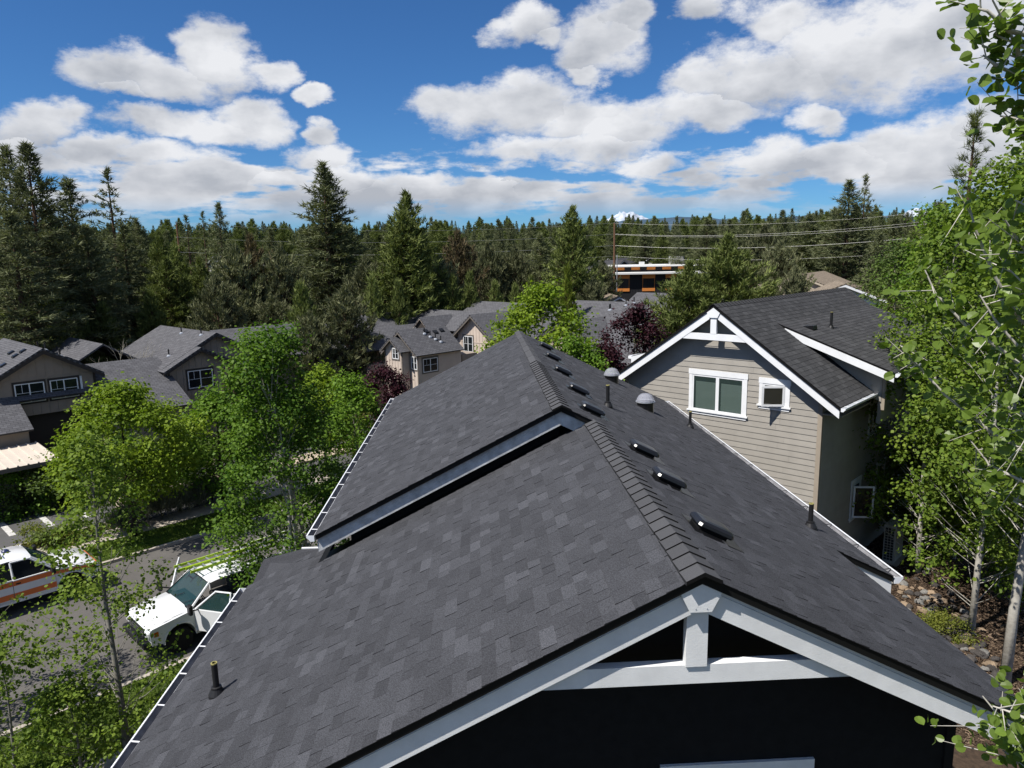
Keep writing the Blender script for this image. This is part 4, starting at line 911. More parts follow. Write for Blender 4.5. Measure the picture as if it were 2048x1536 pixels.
cotton_l = leafmat('cottonwood_leaf', (0.028, 0.078, 0.008), (0.128, 0.212, 0.023)); aspen_l = leafmat('aspen_leaf', (0.055, 0.108, 0.012), (0.190, 0.255, 0.036))
plum_l = leafmat('plum_leaf', (0.015, 0.005, 0.008), (0.054, 0.014, 0.022), 0.2); dkgreen_l = leafmat('dark_green_leaf', (0.045, 0.080, 0.020), (0.125, 0.175, 0.040))
shrub_l = leafmat('shrub_leaf', (0.045, 0.080, 0.020), (0.140, 0.175, 0.040)); yel_l = leafmat('yellow_green_leaf', (0.085, 0.115, 0.015), (0.20, 0.21, 0.04))
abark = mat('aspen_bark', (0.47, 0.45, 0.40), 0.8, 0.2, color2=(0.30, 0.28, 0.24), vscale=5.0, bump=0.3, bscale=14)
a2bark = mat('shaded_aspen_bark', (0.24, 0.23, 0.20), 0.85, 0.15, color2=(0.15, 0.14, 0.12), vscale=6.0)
dbark = mat('dark_bark', (0.055, 0.045, 0.036), 0.9, 0.1, var=0.3, vscale=5)
mp = atz(268, 1072, 0.12)
broadleaf('maple_tree', 'broad bright green maple between the carport and the street pavement', (mp[0], mp[1], 0.1), 6.7, 3.1, 1.9, 105, 21000, 0.145, maple_l, dbark, 3, 0.16, 'round', clump=0.66)
q = atd(430, 900, 37.5); broadleaf('maple_tree', 'darker leafy maple tucked behind the bright green maple', (q[0]+0.2, q[1], 0.1), 5.4, 2.2, 0.8, 70, 9000, 0.17, green_l, dbark, 4, 0.13, 'round', clump=0.7)
q = atd(585, 900, 23.2); broadleaf('cottonwood_tree', 'tall many-stemmed leafy aspen clump standing beyond the left gutter', (q[0]-0.05, q[1]+0.5, 0.1), 9.7, 2.9, 1.3, 200, 30000, 0.092, cotton_l, abark, 5, 0.10, 'spire', clump=0.55, stems=6, hexa=True, lean=(-0.3, 0))
q = atd(705, 800, 34); broadleaf('leafy_tree', 'light green broadleaf tree by the side road', (q[0], q[1], 0.1), 6.4, 1.9, 1.5, 60, 7000, 0.15, green_l, gbark, 6, 0.10, 'round', clump=0.6)
q = atd(640, 760, 40); broadleaf('leafy_tree', 'yellowish green broadleaf tree before the white parked vans', (q[0], q[1], 0.1), 6.0, 1.9, 1.5, 55, 6500, 0.16, maple_l, gbark, 7, 0.10, 'round', clump=0.6)
q = atd(1085, 660, 36); broadleaf('leafy_tree', 'round bright green tree rising behind the rear ridge', (q[0], q[1], 0.5), 9.9, 3.1, 2.2, 120, 15000, 0.17, maple_l, gbark, 8, 0.16, 'round', clump=0.75)
q = atd(1160, 720, 33); broadleaf('leafy_tree', 'lower green tree crown showing over the right slope of the roof', (q[0], q[1], 0.5), 7.6, 1.7, 2.0, 50, 6000, 0.16, green_l, gbark, 18, 0.12, 'round', clump=0.6)
q = atd(1268, 680, 38); broadleaf('plum_tree', 'dark purple-leaved plum tree left of the white gable', (q[0], q[1], 0.6), 8.6, 2.3, 2.6, 90, 12000, 0.15, plum_l, dbark, 9, 0.14, 'round', clump=0.6)
q = atd(1218, 720, 36); broadleaf('plum_tree', 'smaller purple plum spilling below the larger plum', (q[0], q[1], 0.6), 6.6, 1.3, 2.2, 40, 4500, 0.15, plum_l, dbark, 19, 0.09, 'round', clump=0.5)
q = atd(764, 740, 46); broadleaf('plum_tree', 'purple plum tree in front of the sunlit board-and-batten gables', (q[0], q[1], 0.1), 4.9, 1.75, 0.8, 70, 9000, 0.15, plum_l, dbark, 10, 0.12, 'round', clump=0.6)
q = atd(470, 770, 47); broadleaf('plum_tree', 'purple plum showing in the gap right of the grey apartment gable', (q[0], q[1], 0.1), 5.4, 1.0, 1.0, 25, 3000, 0.15, plum_l, dbark, 11, 0.09, 'round', clump=0.5)
q = atd(815, 830, 40); broadleaf('shrub', 'dark purple shrub in the planting island below the plum', (q[0]-0.6, q[1], 0.1), 3.0, 1.6, 0.2, 30, 4500, 0.13, plum_l, dbark, 12, 0.06, 'round', clump=0.5, cat='shrub')
q = atd(725, 800, 44); broadleaf('shrub', 'yellow green shrub on the round planting island', (q[0], q[1], 0.1), 3.2, 1.5, 0.2, 30, 4500, 0.13, yel_l, dbark, 13, 0.05, 'round', clump=0.5, cat='shrub')
for k, (u, v, D, h, rd, lm) in enumerate([(15, 870, 41, 2.2, 1.6, green_l), (60, 862, 41, 2.4, 1.5, dkgreen_l), (110, 858, 42, 2.4, 1.5, shrub_l), (160, 870, 42, 2.2, 1.4, dkgreen_l), (300, 900, 43, 2.6, 1.7, dkgreen_l), (370, 905, 43, 2.4, 1.7, dkgreen_l), (250, 880, 44, 2.6, 1.7, green_l), (440, 900, 42, 2.4, 1.7, dkgreen_l), (845, 790, 48, 2.4, 1.5, yel_l), (880, 720, 50, 2.3, 1.2, yel_l)]):
    P = atd(u, v, D); broadleaf('shrub', 'leafy green hedge shrub along the foot of the apartments', (P[0], P[1], 0.0), h, rd, 0.15, 22, 2600, 0.14, lm, dbark, 100+k, 0.05, 'round', clump=0.5, cat='shrub', group='hedge shrubs by the apartments')
# sage shrubs on the kerb strip
sage_l = mat('sage_foliage', (0.085, 0.095, 0.065), 0.8, 0.1, attr='tint', attr_b=(0.19, 0.20, 0.145), transl=0.15)
def sage(P, h, w, seed):
    rg = np.random.default_rng(seed); o = thing('sage_shrub', 'wispy grey green sage shrub on the strip beside the parking lot', 'shrub', tuple(P), 'sage shrubs by the lot')
    n = 900; a = rg.uniform(0, 6.28, n); tilt = np.abs(rg.normal(0, 0.42, n)); d = np.stack([np.cos(a)*np.sin(tilt), np.sin(a)*np.sin(tilt), np.cos(tilt)], 1)
    C = np.stack([rg.normal(0, w*0.22, n), rg.normal(0, w*0.22, n), np.zeros(n)], 1)+d*(h*rg.uniform(0.35, 0.8, (n, 1)))
    V, F, t = needles(C, d, rg, 5, 0.22*h+0.1, 0.03, 0.35, 0.2)
    c = link('crown', np_mesh('crown', V, F, sage_l, t), o); c['kind'] = 'stuff'
    mb = MB()
    for i in range(9): mb.tube([(0, 0, -0.05), tuple(d[i]*h*0.7)], [0.015, 0.006], 4, False)
    mb.build('stem', dbark, o, local=True)
for k, (u, v, h, w) in enumerate([(292, 1040, 1.25, 1.5), (325, 1034, 1.4, 1.6), (362, 1024, 1.3, 1.6), (395, 1012, 1.25, 1.5), (425, 1000, 1.2, 1.5), (248, 1060, 0.9, 1.0)]): sage(atz(u, v, 0.1), h, w, 200+k)
# low bright ground shrubs on the planter strip
for k, (u, v) in enumerate([(85, 1098), (70, 1085), (112, 1092), (140, 1085), (165, 1078)]):
    P = atz(u, v, 0.12); broadleaf('shrub', 'low yellow green shrub on the planter strip by the pavement', tuple(P), 0.75, 0.7, 0.05, 12, 1000, 0.09, [shrub_l, yel_l][k % 2], dbark, 230+k, 0.02, 'round', clump=0.28, cat='shrub', group='low planter shrubs')
# bare tree in front of the pines
def bare_tree():
    P = atd(266, 690, 52.5); o = thing('bare_tree', 'leafless pale grey tree standing behind the long apartment ridge', 'tree', (P[0], P[1], 0.0)); rg = np.random.default_rng(4); mb = MB()
    def grow(p, d, L, r_, n):
        q = p+d*L*0.5+rg.normal(0, 0.05*L, 3); e = p+d*L; mb.tube([p, q, e], [r_, r_*0.8, r_*0.55], 5, False)
        if n == 0: return
        for i in range(3 if n > 1 else 4):
            nd_ = unit(d+rg.normal(0, 0.45, 3)+np.array([0, 0, 0.18])); grow(p+d*L*rg.uniform(0.55, 1.0), nd_, L*rg.uniform(0.55, 0.8), r_*0.5, n-1)
    base = np.array([P[0], P[1], 0.0])
    for s in range(3): grow(base+np.array([0, 0, -0.2]), unit(np.array([rg.normal(0, .18), rg.normal(0, .18), 1.0])), 2.9, 0.11, 4)
    mb.build('trunk', mat('bare_wood', (0.36, 0.33, 0.26), 0.9), o, smooth=True)
bare_tree()
# aspens: left foreground
q = atz(255, 1500, 0.1)
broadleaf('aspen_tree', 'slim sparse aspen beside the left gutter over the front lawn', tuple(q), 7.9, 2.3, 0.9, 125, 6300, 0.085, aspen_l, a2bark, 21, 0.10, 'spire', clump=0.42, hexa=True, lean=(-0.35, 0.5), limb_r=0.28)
# aspens along the right fence line
for k, (u, v, zb, h, rd, z0, ncl, nl, seed) in enumerate([(1835, 1150, 1.5, 11.6, 2.2, 1.6, 170, 15000, 22), (2008, 1372, 1.5, 13.5, 2.4, 4.5, 150, 12000, 23), (1942, 1265, 1.5, 12.5, 2.3, 1.8, 170, 14000, 24), (1990, 1180, 1.5, 13.5, 2.3, 1.5, 170, 14000, 25), (1905, 1120, 1.5, 12.0, 2.2, 1.5, 170, 14000, 26)]):
    P = atz(u, v, zb)
    lab = ['white-trunked aspen nearest the heat pump', 'pale straight-trunked aspen at the corner of the mulch bed', 'aspen with mossy stump-like foot behind the low green shrub', 'leafy aspen deep in the row right of the stones', 'leafy aspen in the row behind the stone bed'][k]
    broadleaf('aspen_tree', lab, tuple(P), h, rd, z0, ncl, nl, 0.095, aspen_l, abark, seed, 0.135 if k == 1 else 0.10, 'column', clump=0.5, hexa=True, lean=(0.5 if k == 1 else 0.1, 0.2), limb_r=0.22)
for k, (u, v, D, h) in enumerate([(1880, 470, 38, 12.5), (1800, 520, 44, 11), (1960, 500, 34, 12.5), (2040, 480, 30, 13)]):
    P = atd(u, v, D); broadleaf('leafy_tree', 'full green broadleaf tree behind the row of aspens', (P[0], P[1], 1.2), h, 2.6, 1.5, 90, 9000, 0.15, dkgreen_l if k % 2 else green_l, gbark, 300+k, 0.14, 'round', clump=0.75, group='green trees behind the aspens')

# ------------------------------------------------------------------ apartment buildings with board-and-batten gables
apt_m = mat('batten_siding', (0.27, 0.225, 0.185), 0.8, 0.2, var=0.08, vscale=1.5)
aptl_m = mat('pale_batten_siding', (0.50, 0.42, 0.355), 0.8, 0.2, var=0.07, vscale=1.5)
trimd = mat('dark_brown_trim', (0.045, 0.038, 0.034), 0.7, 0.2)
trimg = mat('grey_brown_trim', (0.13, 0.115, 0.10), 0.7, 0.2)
def roofmat(name, a, b):
    m = mat(name, a, 0.95, 0.1, color2=b, vscale=2.5, detail=8)
    nt = m.node_tree; N = nt.nodes; L = nt.links
    br = N.new('ShaderNodeTexBrick'); br.inputs['Scale'].default_value = 1.0; br.inputs['Brick Width'].default_value = 0.33; br.inputs['Row Height'].default_value = 0.16
    br.inputs['Mortar Size'].default_value = 0.012; br.inputs['Color1'].default_value = (1.15, 1.15, 1.15, 1); br.inputs['Color2'].default_value = (0.85, 0.85, 0.85, 1); br.inputs['Mortar'].default_value = (0.45, 0.45, 0.45, 1)
    uv = N.new('ShaderNodeUVMap'); L.new(uv.outputs[0], br.inputs['Vector'])
    b = N['Principled BSDF']; old = b.inputs['Base Color'].links[0].from_socket
    mx = N.new('ShaderNodeMix'); mx.data_type = 'RGBA'; mx.blend_type = 'MULTIPLY'; mx.inputs[0].default_value = 1.0
    L.new(old, mx.inputs[6]); L.new(br.outputs[0], mx.inputs[7]); L.new(mx.outputs[2], b.inputs['Base Color']); return m
aroof = roofmat('apartment_shingle', (0.105, 0.105, 0.112), (0.085, 0.085, 0.092))
troof = roofmat('tan_shingle', (0.23, 0.19, 0.145), (0.19, 0.155, 0.12))
droof = roofmat('dark_shingle', (0.06, 0.06, 0.065), (0.05, 0.05, 0.055))
def roof_slab(parent, p, a, b, th, m, name='roof'):
    """slab with corner p, edge vectors a (along eave) and b (up slope); UV in metres"""
    p, a, b = (np.array(q, float) for q in (p, a, b)); n = np.cross(a, b); n = n/np.linalg.norm(n)
    if n[2] < 0: n = -n
    mb = MB(); mb.obox(p-n*th, a, b, n*th); o = mb.build(name, m, parent)
    uvl = o.data.uv_layers.new(name='UVMap'); la, lb = np.linalg.norm(a), np.linalg.norm(b)
    c = [(0, 0), (la, 0), (la, lb), (0, lb)]*2
    for lp in o.data.loops: uvl.data[lp.index].uv = c[lp.vertex_index]
    return o
class Wing:
    def __init__(s, root, O, eu, W, L, zr, sl, z0=0.0, oh=0.45, eo=0.40, roof_m=aroof, wall_m=apt_m, trim=trimd, fas=0.22, front=True, zbot=None, th=0.10, batten=0.42, lr=(1, 1), band=None, vis_th=1):
        s.O = np.array(O, float); s.O[2] = 0; s.eu = np.array(eu, float); s.ei = np.array([-s.eu[1], s.eu[0], 0.0]); s.root = root
        s.W, s.L, s.zr, s.sl = W, L, zr, sl
        h = W/2; zb = z0 if zbot is None else zbot; zt = lambda u: zr-sl*abs(u)-th-0.01
        s.zt = zt
        w = MB().prism([s.P(-h, 0, zb), s.P(h, 0, zb), s.P(h, 0, zt(h)), s.P(0, 0, zt(0)), s.P(-h, 0, zt(h))], s.ei*L).build('wall', wall_m, root); s.wall = w
        for k, sg in ((0, -1), (1, 1)):
            if not lr[k]: continue
            e = h+eo; p = s.P(sg*e, -oh, zr-sl*e); a = s.ei*(L+oh); b = -s.eu*sg*e+ZV*sl*e
            roof_slab(root, p, a, b, th, roof_m)
        for k, sg in ((0, -1), (1, 1)):
            e = h+eo
            MB().prism([s.P(0, -oh+0.01, zr-th*1.02), s.P(sg*e, -oh+0.01, zr-sl*e-th*1.02), s.P(sg*e, -oh+0.01, zr-sl*e-fas), s.P(0, -oh+0.01, zr-fas-0.03)], s.ei*0.045).build('barge_board', trim, root)
        if front:
            u = -h+0.12
            while u < h:
                zz = zt(u)-0.02
                if zz-zb > 0.3: MB().obox(s.P(u-0.02, -0.022, zb), s.eu*0.04, s.ei*0.022, ZV*(zz-zb)).build('batten', wall_m, w)
                u += batten
            for sg in (-1, 1): MB().obox(s.P(sg*h-0.06*sg-0.06, -0.03, zb), s.eu*0.12, s.ei*0.04, ZV*(zt(h)-zb)).build('corner_board', trim, w)
            if band is not None: MB().obox(s.P(-h+0.06, -0.028, band), s.eu*(W-0.12), s.ei*0.03, ZV*0.07).build('band_board', wall_m, w)
    def P(s, u, d, z): return s.O+s.eu*u+s.ei*d+ZV*z
    def window(s, u0, u1, z0, z1, trim=trimd, side=None):
        P = s.P; eu, ei = s.eu, s.ei
        if side is not None:
            P = lambda u, d, z: s.O+s.eu*(side*(s.W/2)-side*d)+s.ei*u+ZV*z; eu, ei = s.ei, -side*s.eu
        f = MB()
        f.obox(P(u0-.1, -.035, z1), eu*(u1-u0+.2), ei*.03, ZV*.12); f.obox(P(u0-.1, -.035, z0-.1), eu*(u1-u0+.2), ei*.03, ZV*.1)
        f.obox(P(u0-.1, -.035, z0), eu*.1, ei*.03, ZV*(z1-z0)); f.obox(P(u1, -.035, z0), eu*.1, ei*.03, ZV*(z1-z0))
        o = f.build('window', trim, s.root)
        g = MB(); fr = .05
        g.obox(P(u0, -.045, z0), eu*(u1-u0), ei*.03, ZV*fr); g.obox(P(u0, -.045, z1-fr), eu*(u1-u0), ei*.03, ZV*fr)
        for a in (u0, (u0+u1)/2-fr*.6, u1-fr): g.obox(P(a, -.046, z0+fr), eu*fr*1.2, ei*.03, ZV*(z1-z0-2*fr))
        g.obox(P((3*u0+u1)/4-.01, -.040, (z0+z1)/2), eu*.02, ei*.01, ZV*((z1-z0)/2-fr)); g.obox(P(u0+fr, -.039, (z0+z1)/2), eu*(u1-u0-2*fr), ei*.01, ZV*.02)
        g.build('window_frame', white, o)
        MB().obox(P(u0+fr, -.03, z0+fr), eu*(u1-u0-2*fr), ei*.01, ZV*(z1-z0-2*fr)).build('pane', glass, o)
    def vents(s, lst, sg):
        """small roof vents and pipes: (u from ridge, d along ridge, kind)"""
        for (u, d, k) in lst:
            p = s.P(sg*u, d, s.zr-s.sl*u)
            if k == 'pipe':
                q = MB().tube([p-ZV*.05, p+ZV*.45], .045, 7).build('roof_pipe', blackp, s.root)
                MB().lathe([(.16, -.05), (.14, .03), (.05, .09)], p, 8).build('pipe_flashing', flash, q)
            else:
                e = s.eu*sg; dn = e-ZV*s.sl; dn = dn/np.linalg.norm(dn)
                MB().add([p-dn*.2-s.ei*.2, p-dn*.2+s.ei*.2, p+dn*.2+s.ei*.2, p+dn*.2-s.ei*.2, p-dn*.12-s.ei*.17+ZV*.10, p-dn*.12+s.ei*.17+ZV*.10, p+dn*.18+s.ei*.17+ZV*.12, p+dn*.18-s.ei*.17+ZV*.12], [(0, 1, 5, 4), (1, 2, 6, 5), (2, 3, 7, 6), (3, 0, 4, 7), (4, 5, 6, 7)]).build('roof_vent', blackm, s.root)
bt1 = np.array([math.sin(TH), math.cos(TH), 0.0]); bt2 = np.array([math.cos(TH), -math.sin(TH), 0.0])
def gable_slab(root, P0, eu, zr, sl, front, back, l0, l1, roof_m=aroof, th=0.10, gaps=()):
    """long gable roof whose ridge runs along eu through P0; front/back: plan depth of slopes; l0..l1 along the ridge"""
    P0 = np.array([P0[0], P0[1], 0.0]); ei = np.array([-eu[1], eu[0], 0.0])
    cuts = [l0]+[x for g in gaps for x in g]+[l1]
    for a, b in zip(cuts[0::2], cuts[1::2]): roof_slab(root, P0+eu*a-ei*front+ZV*(zr-sl*front), eu*(b-a), ei*front+ZV*sl*front, th, roof_m)
    for g in gaps:
        f2 = g_front.get(g, 0.0)
        if f2 > 0: roof_slab(root, P0+eu*g[0]-ei*f2+ZV*(zr-sl*f2), eu*(g[1]-g[0]), ei*f2+ZV*sl*f2, th, roof_m)
    roof_slab(root, P0+eu*l0+ei*back+ZV*(zr-sl*back), eu*(l1-l0), -ei*back+ZV*sl*back, th, roof_m)
g_front = {}
# --- left apartments (gables in shade)
DA = 47.0; A0 = atd(85.5, 697, DA); zA = A0[2]-0.03
ap = thing('apartment_building', 'grey brown board-and-batten apartments with shaded gables behind the carport', 'building', (A0[0]-3, A0[1]+4, 0))
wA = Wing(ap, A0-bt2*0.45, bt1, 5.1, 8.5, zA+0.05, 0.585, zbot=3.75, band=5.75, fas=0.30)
wA.window(-1.50, -0.08, 4.50, 5.58); wA.window(0.20, 1.60, 4.50, 5.58)
wA.vents([(0.5, 1.6, 'v'), (0.9, 1.6, 'v'), (0.8, 3.0, 'v'), (1.5, 3.2, 'pipe'), (1.2, 4.2, 'pipe'), (1.6, 1.2, 'v'), (1.9, 1.6, 'v')], -1)
wA.vents([(0.5, 1.2, 'pipe'), (0.55, 3.2, 'v'), (0.8, 2.6, 'v'), (1.0, 2.2, 'v'), (0.7, 3.6, 'pipe'), (1.3, 1.6, 'pipe'), (1.5, 0.8, 'v'), (1.8, 0.6, 'v')], 1)
gp = (-1.45, 2.15); g_front[gp] = 2.6
B0 = atd(433, 665, 51); LA = float((B0-A0)@bt1)-3.25
gable_slab(ap, A0-bt2*2.6, bt1, 6.02, 0.50, 5.0, 6.5, -16, LA, gaps=(gp,))
MB().obox(A0*np.array([1, 1, 0])-bt1*16+bt2*1.9+ZV*-0.2, bt1*14.4, -bt2*10.3, ZV*3.7).build('wall', apt_m, ap)
MB().obox(A0*np.array([1, 1, 0])+bt1*2.2+bt2*1.9+ZV*-0.2, bt1*(LA-2.5), -bt2*10.3, ZV*3.7).build('wall', apt_m, ap)
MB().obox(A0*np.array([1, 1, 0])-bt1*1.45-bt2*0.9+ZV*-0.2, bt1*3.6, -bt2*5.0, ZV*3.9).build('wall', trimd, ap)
MB().obox(A0*np.array([1, 1, 0])+bt1*1.72-bt2*0.40+ZV*4.55, bt1*0.10, bt2*0.05, ZV*1.1).build('downpipe', white, ap)
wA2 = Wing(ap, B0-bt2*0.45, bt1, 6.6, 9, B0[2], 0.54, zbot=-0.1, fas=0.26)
wA2.vents([(0.4, 1.0, 'pipe'), (0.5, 4.0, 'pipe'), (2.6, 1.1, 'pipe')], -1); wA2.vents([(0.6, 2.5, 'v'), (1.2, 2.8, 'v')], 1)
C0 = B0+bt1*(-1.42)+bt2*0.75; wA3 = Wing(ap, C0-bt2*0.45, bt1, 4.15, 4, 12-(12-6.94)*1.0625-0.02, 0.54, zbot=-0.1, band=5.25, fas=0.26)
wA3.window(-0.86, 0.75, 3.95, 5.10)
D0 = B0+bt1*4.2-bt2*6; gable_slab(ap, D0, bt1, 7.0, 0.45, 4.5, 4.5, -2.0, 7.5); MB().obox(D0*np.array([1, 1, 0])-bt1*1.5+bt2*3.9, bt1*8.3, -bt2*7.6, ZV*5.0).build('wall', apt_m, ap)
E0 = atd(140, 674, 60); gable_slab(ap, E0, bt2, E0[2], 0.6, 4.0, 4.0, 0.0, 7.0)
MB().obox(E0*np.array([1, 1, 0])-bt1*3.4+bt2*0.3, bt1*6.8, bt2*6.4, ZV*(E0[2]-2.3)).build('wall', apt_m, ap)
# --- centre apartments (gables in sun)
bp = thing('apartment_building', 'pale board-and-batten apartments with sunlit steep gables behind the purple plum', 'building', (-2, 58, 0))
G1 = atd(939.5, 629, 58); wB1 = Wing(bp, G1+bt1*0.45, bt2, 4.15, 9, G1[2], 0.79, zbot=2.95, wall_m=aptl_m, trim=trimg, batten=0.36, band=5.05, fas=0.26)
wB1.window(-1.30, -0.18, 12-7.75, 12-6.45, trimg)
MB().obox(G1*np.array([1, 1, 0])+bt1*0.42-bt2*2.1+ZV*2.83, bt2*4.2, bt1*0.12, ZV*0.13).build('base_board', white, bp)
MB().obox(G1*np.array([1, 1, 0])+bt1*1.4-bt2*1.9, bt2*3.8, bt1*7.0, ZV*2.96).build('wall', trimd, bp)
MB().obox(G1*np.array([1, 1, 0])+bt1*0.40-bt2*2.14+ZV*2.95, bt2*0.10, bt1*0.06, ZV*2.3).build('downpipe', white, bp)
G2 = atd(794, 661, 52.5); wB2 = Wing(bp, G2+bt1*0.45, bt2, 3.5, 4.2, G2[2], 0.80, zbot=-0.1, wall_m=aptl_m, trim=trimg, batten=0.36, band=4.75, fas=0.24)
wB2.window(1.02-0.05, 1.68-0.05, 12-8.0, 12-7.05, trimg); wB2.window(0.4, 1.8, 3.75, 4.75, trimg, side=1)
wB2.vents([(0.35, 2.0, 'v'), (0.5, 2.8, 'v'), (0.4, 3.5, 'v'), (0.5, 1.7, 'pipe'), (0.8, 2.0, 'pipe'), (1.05, 2.3, 'pipe'), (1.3, 2.6, 'pipe')], 1)
lk = G2*np.array([1, 1, 0])+bt1*5.0+bt2*1.5; MB().obox(lk, bt1*1.6, -bt2*3.0, ZV*4.6).build('wall', apt_m, bp)
G3 = atd(777, 675.5, 52.3); wB3 = Wing(bp, G3+bt1*0.40, bt2, 2.05, 0.6, G3[2], 0.78, zbot=-0.1, wall_m=aptl_m, trim=trimg, batten=0.34, oh=0.35, eo=0.25, fas=0.2, band=5.25)
wB3.window(-0.12, 0.60, 12-7.25, 12-6.45, trimg)
R1 = atd(830, 647, 64); gable_slab(bp, R1, bt1, R1[2], 0.45, 3.2, 5.0, -7.5, 0.2); MB().obox(R1*np.array([1, 1, 0])-bt1*7+bt2*2.8, bt1*7, -bt2*7.4, ZV*3.6).build('wall', aptl_m, bp)
R2 = atd(858, 618, 68); gable_slab(bp, R2, bt2, R2[2], 0.48, 3.0, 5.5, -0.3, 9.5); MB().obox(R2*np.array([1, 1, 0])+bt1*5-bt2*0, bt2*9, -bt1*7.5, ZV*(R2[2]-2.9)).build('wall', aptl_m, bp)
R3 = atd(957, 602, 70); gable_slab(bp, R3, bt2, R3[2], 0.46, 7.0, 6.0, -0.3, 12.0); MB().obox(R3*np.array([1, 1, 0])+bt1*5.4, bt2*11, -bt1*11.6, ZV*(R3[2]-3.4)).build('wall', aptl_m, bp)
R4 = atd(740, 628, 66); gable_slab(bp, R4, bt1, R4[2], 0.48, 4.5, 4.5, -3.0, 5.0); MB().obox(R4*np.array([1, 1, 0])-bt1*2.7+bt2*4, bt1*7.4, -bt2*8, ZV*(R4[2]-2.2)).build('wall', aptl_m, bp)
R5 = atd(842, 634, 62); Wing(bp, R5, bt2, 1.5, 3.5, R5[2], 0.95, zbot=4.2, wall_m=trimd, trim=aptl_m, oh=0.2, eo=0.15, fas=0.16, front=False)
# --- apartments right of the round tree
cp_ = thing('apartment_building', 'grey roofed apartment block between the round green tree and purple plum', 'building', (8, 58, 0.3))
K1 = atd(1144.6, 600, 64); kd = bt2
gable_slab(cp_, K1, kd, K1[2], 0.50, 7.5, 6.0, 0.0, 15.0); MB().obox(K1*np.array([1, 1, 0])+bt1*5.6+kd*0.35, kd*14.2, -bt1*12.0, ZV*(K1[2]-3.6)).build('wall', apt_m, cp_)
K2 = atd(1150, 640, 57); wK = Wing(cp_, atd(1130, 640, 55), bt2, 4.2, 9, 7.0, 0.55, zbot=0.0, wall_m=aptl_m, trim=trimg)
K3 = atd(1205, 672, 52); gable_slab(cp_, K3, kd, 5.9, 0.45, 4.2, 4.0, -1.6, 8.0); MB().obox(K3*np.array([1, 1, 0])+bt1*3.4-kd*1.3, kd*8.9, -bt1*7.0, ZV*4.3).build('wall', apt_m, cp_)
for (u, v) in ((1221, 606), (1252, 608), (1268, 609), (1219, 618)):
    P = atd(u, v+5, 60); z = K1[2]-0.55; P = np.array([P[0], P[1], 0]); dd = abs((P-K1*np.array([1, 1, 0]))@bt1); P[2] = K1[2]-0.5*dd
    q = MB().tube([P-ZV*.1, P+ZV*.5], .05, 7).build('roof_pipe', blackp, cp_); MB().lathe([(.17, -.05), (.15, .04), (.05, .1)], P, 8).build('pipe_flashing', flash, q)
K6 = atd(1290, 585, 78); k6 = thing('grey_roofed_house', 'house with plain grey slope roof in front of the orange building', 'house', (K6[0], K6[1], 0))
gable_slab(k6, K6, bt2, K6[2], 0.48, 7.0, 6.0, -1.0, 10.0); MB().obox(K6*np.array([1, 1, 0])+bt1*5.2-bt2*0.6, bt2*10, -bt1*11.2, ZV*(K6[2]-3.2)).build('wall', apt_m, k6)
# --- small houses further off
def small_house(name, label, u, v, D, W, L, zr_off, sl, eu, wm, rm, trim, group=None, hw=3.2):
    P = atd(u, v, D); g = H1(P[0], P[1]); root = thing(name, label, 'house', (P[0], P[1], g), group)
    w = Wing(root, P, eu, W, L, P[2], sl, zbot=g-0.5, wall_m=wm, roof_m=rm, trim=trim, front=False, oh=0.4, eo=0.4, fas=0.28)
    w.window(-W*0.22, W*0.12, P[2]-sl*W/2-1.2, P[2]-sl*W/2-0.1, white)
    return w
whitew = mat('white_wall', (0.62, 0.60, 0.56), 0.8); beige = mat('beige_wall', (0.42, 0.36, 0.28), 0.8); navy = mat('slate_wall', (0.07, 0.075, 0.085), 0.8)
small_house('small_house', 'white gabled house half hidden among pines behind the left apartments', 430, 512, 120, 8.0, 9, 0, 0.45, bt2, whitew, aroof, white)
small_house('small_house', 'tan roofed house with white gable trim in front of the orange building', 1238, 592, 84, 5.6, 10, 0, 0.5, np.array([1.0, 0, 0]), beige, troof, white)
small_house('small_house', 'tan roofed house with white bargeboard beyond the neighbour roof', 1690, 566, 60, 5.0, 5, 0, 0.42, np.array([0.94, -0.34, 0]), whitew, troof, white)
small_house('small_house', 'low brown roofed house between the junipers right of the broad pine', 1600, 548, 78, 8.0, 12, 0, 0.42, np.array([0.8, -0.6, 0]), beige, troof, beige)
small_house('small_house', 'brown gabled house behind the small pines left of the tan roof', 1500, 570, 72, 6.5, 9, 0, 0.42, bt2, beige, troof, trimg)
small_house('small_house', 'far dark roofed white house left of the brown power pole', 1218, 516, 205, 9, 10, 0, 0.55, bt2, whitew, droof, white)
small_house('small_house', 'far dark grey house at the foot of the wooded rise by the pole', 1200, 528, 170, 8, 10, 0, 0.5, np.array([1.0, 0, 0]), navy, droof, white)
small_house('small_house', 'far slate house just above the orange building roof', 1246, 520, 185, 8, 9, 0, 0.5, bt1, navy, droof, white)
small_house('small_house', 'far white house among trees above the orange building', 1302, 514, 210, 8, 9, 0, 0.6, bt2, whitew, droof, white)
small_house('small_house', 'far white gabled house left of the broad pine', 1362, 500, 220, 8, 9, 0, 0.7, bt2, whitew, droof, white)
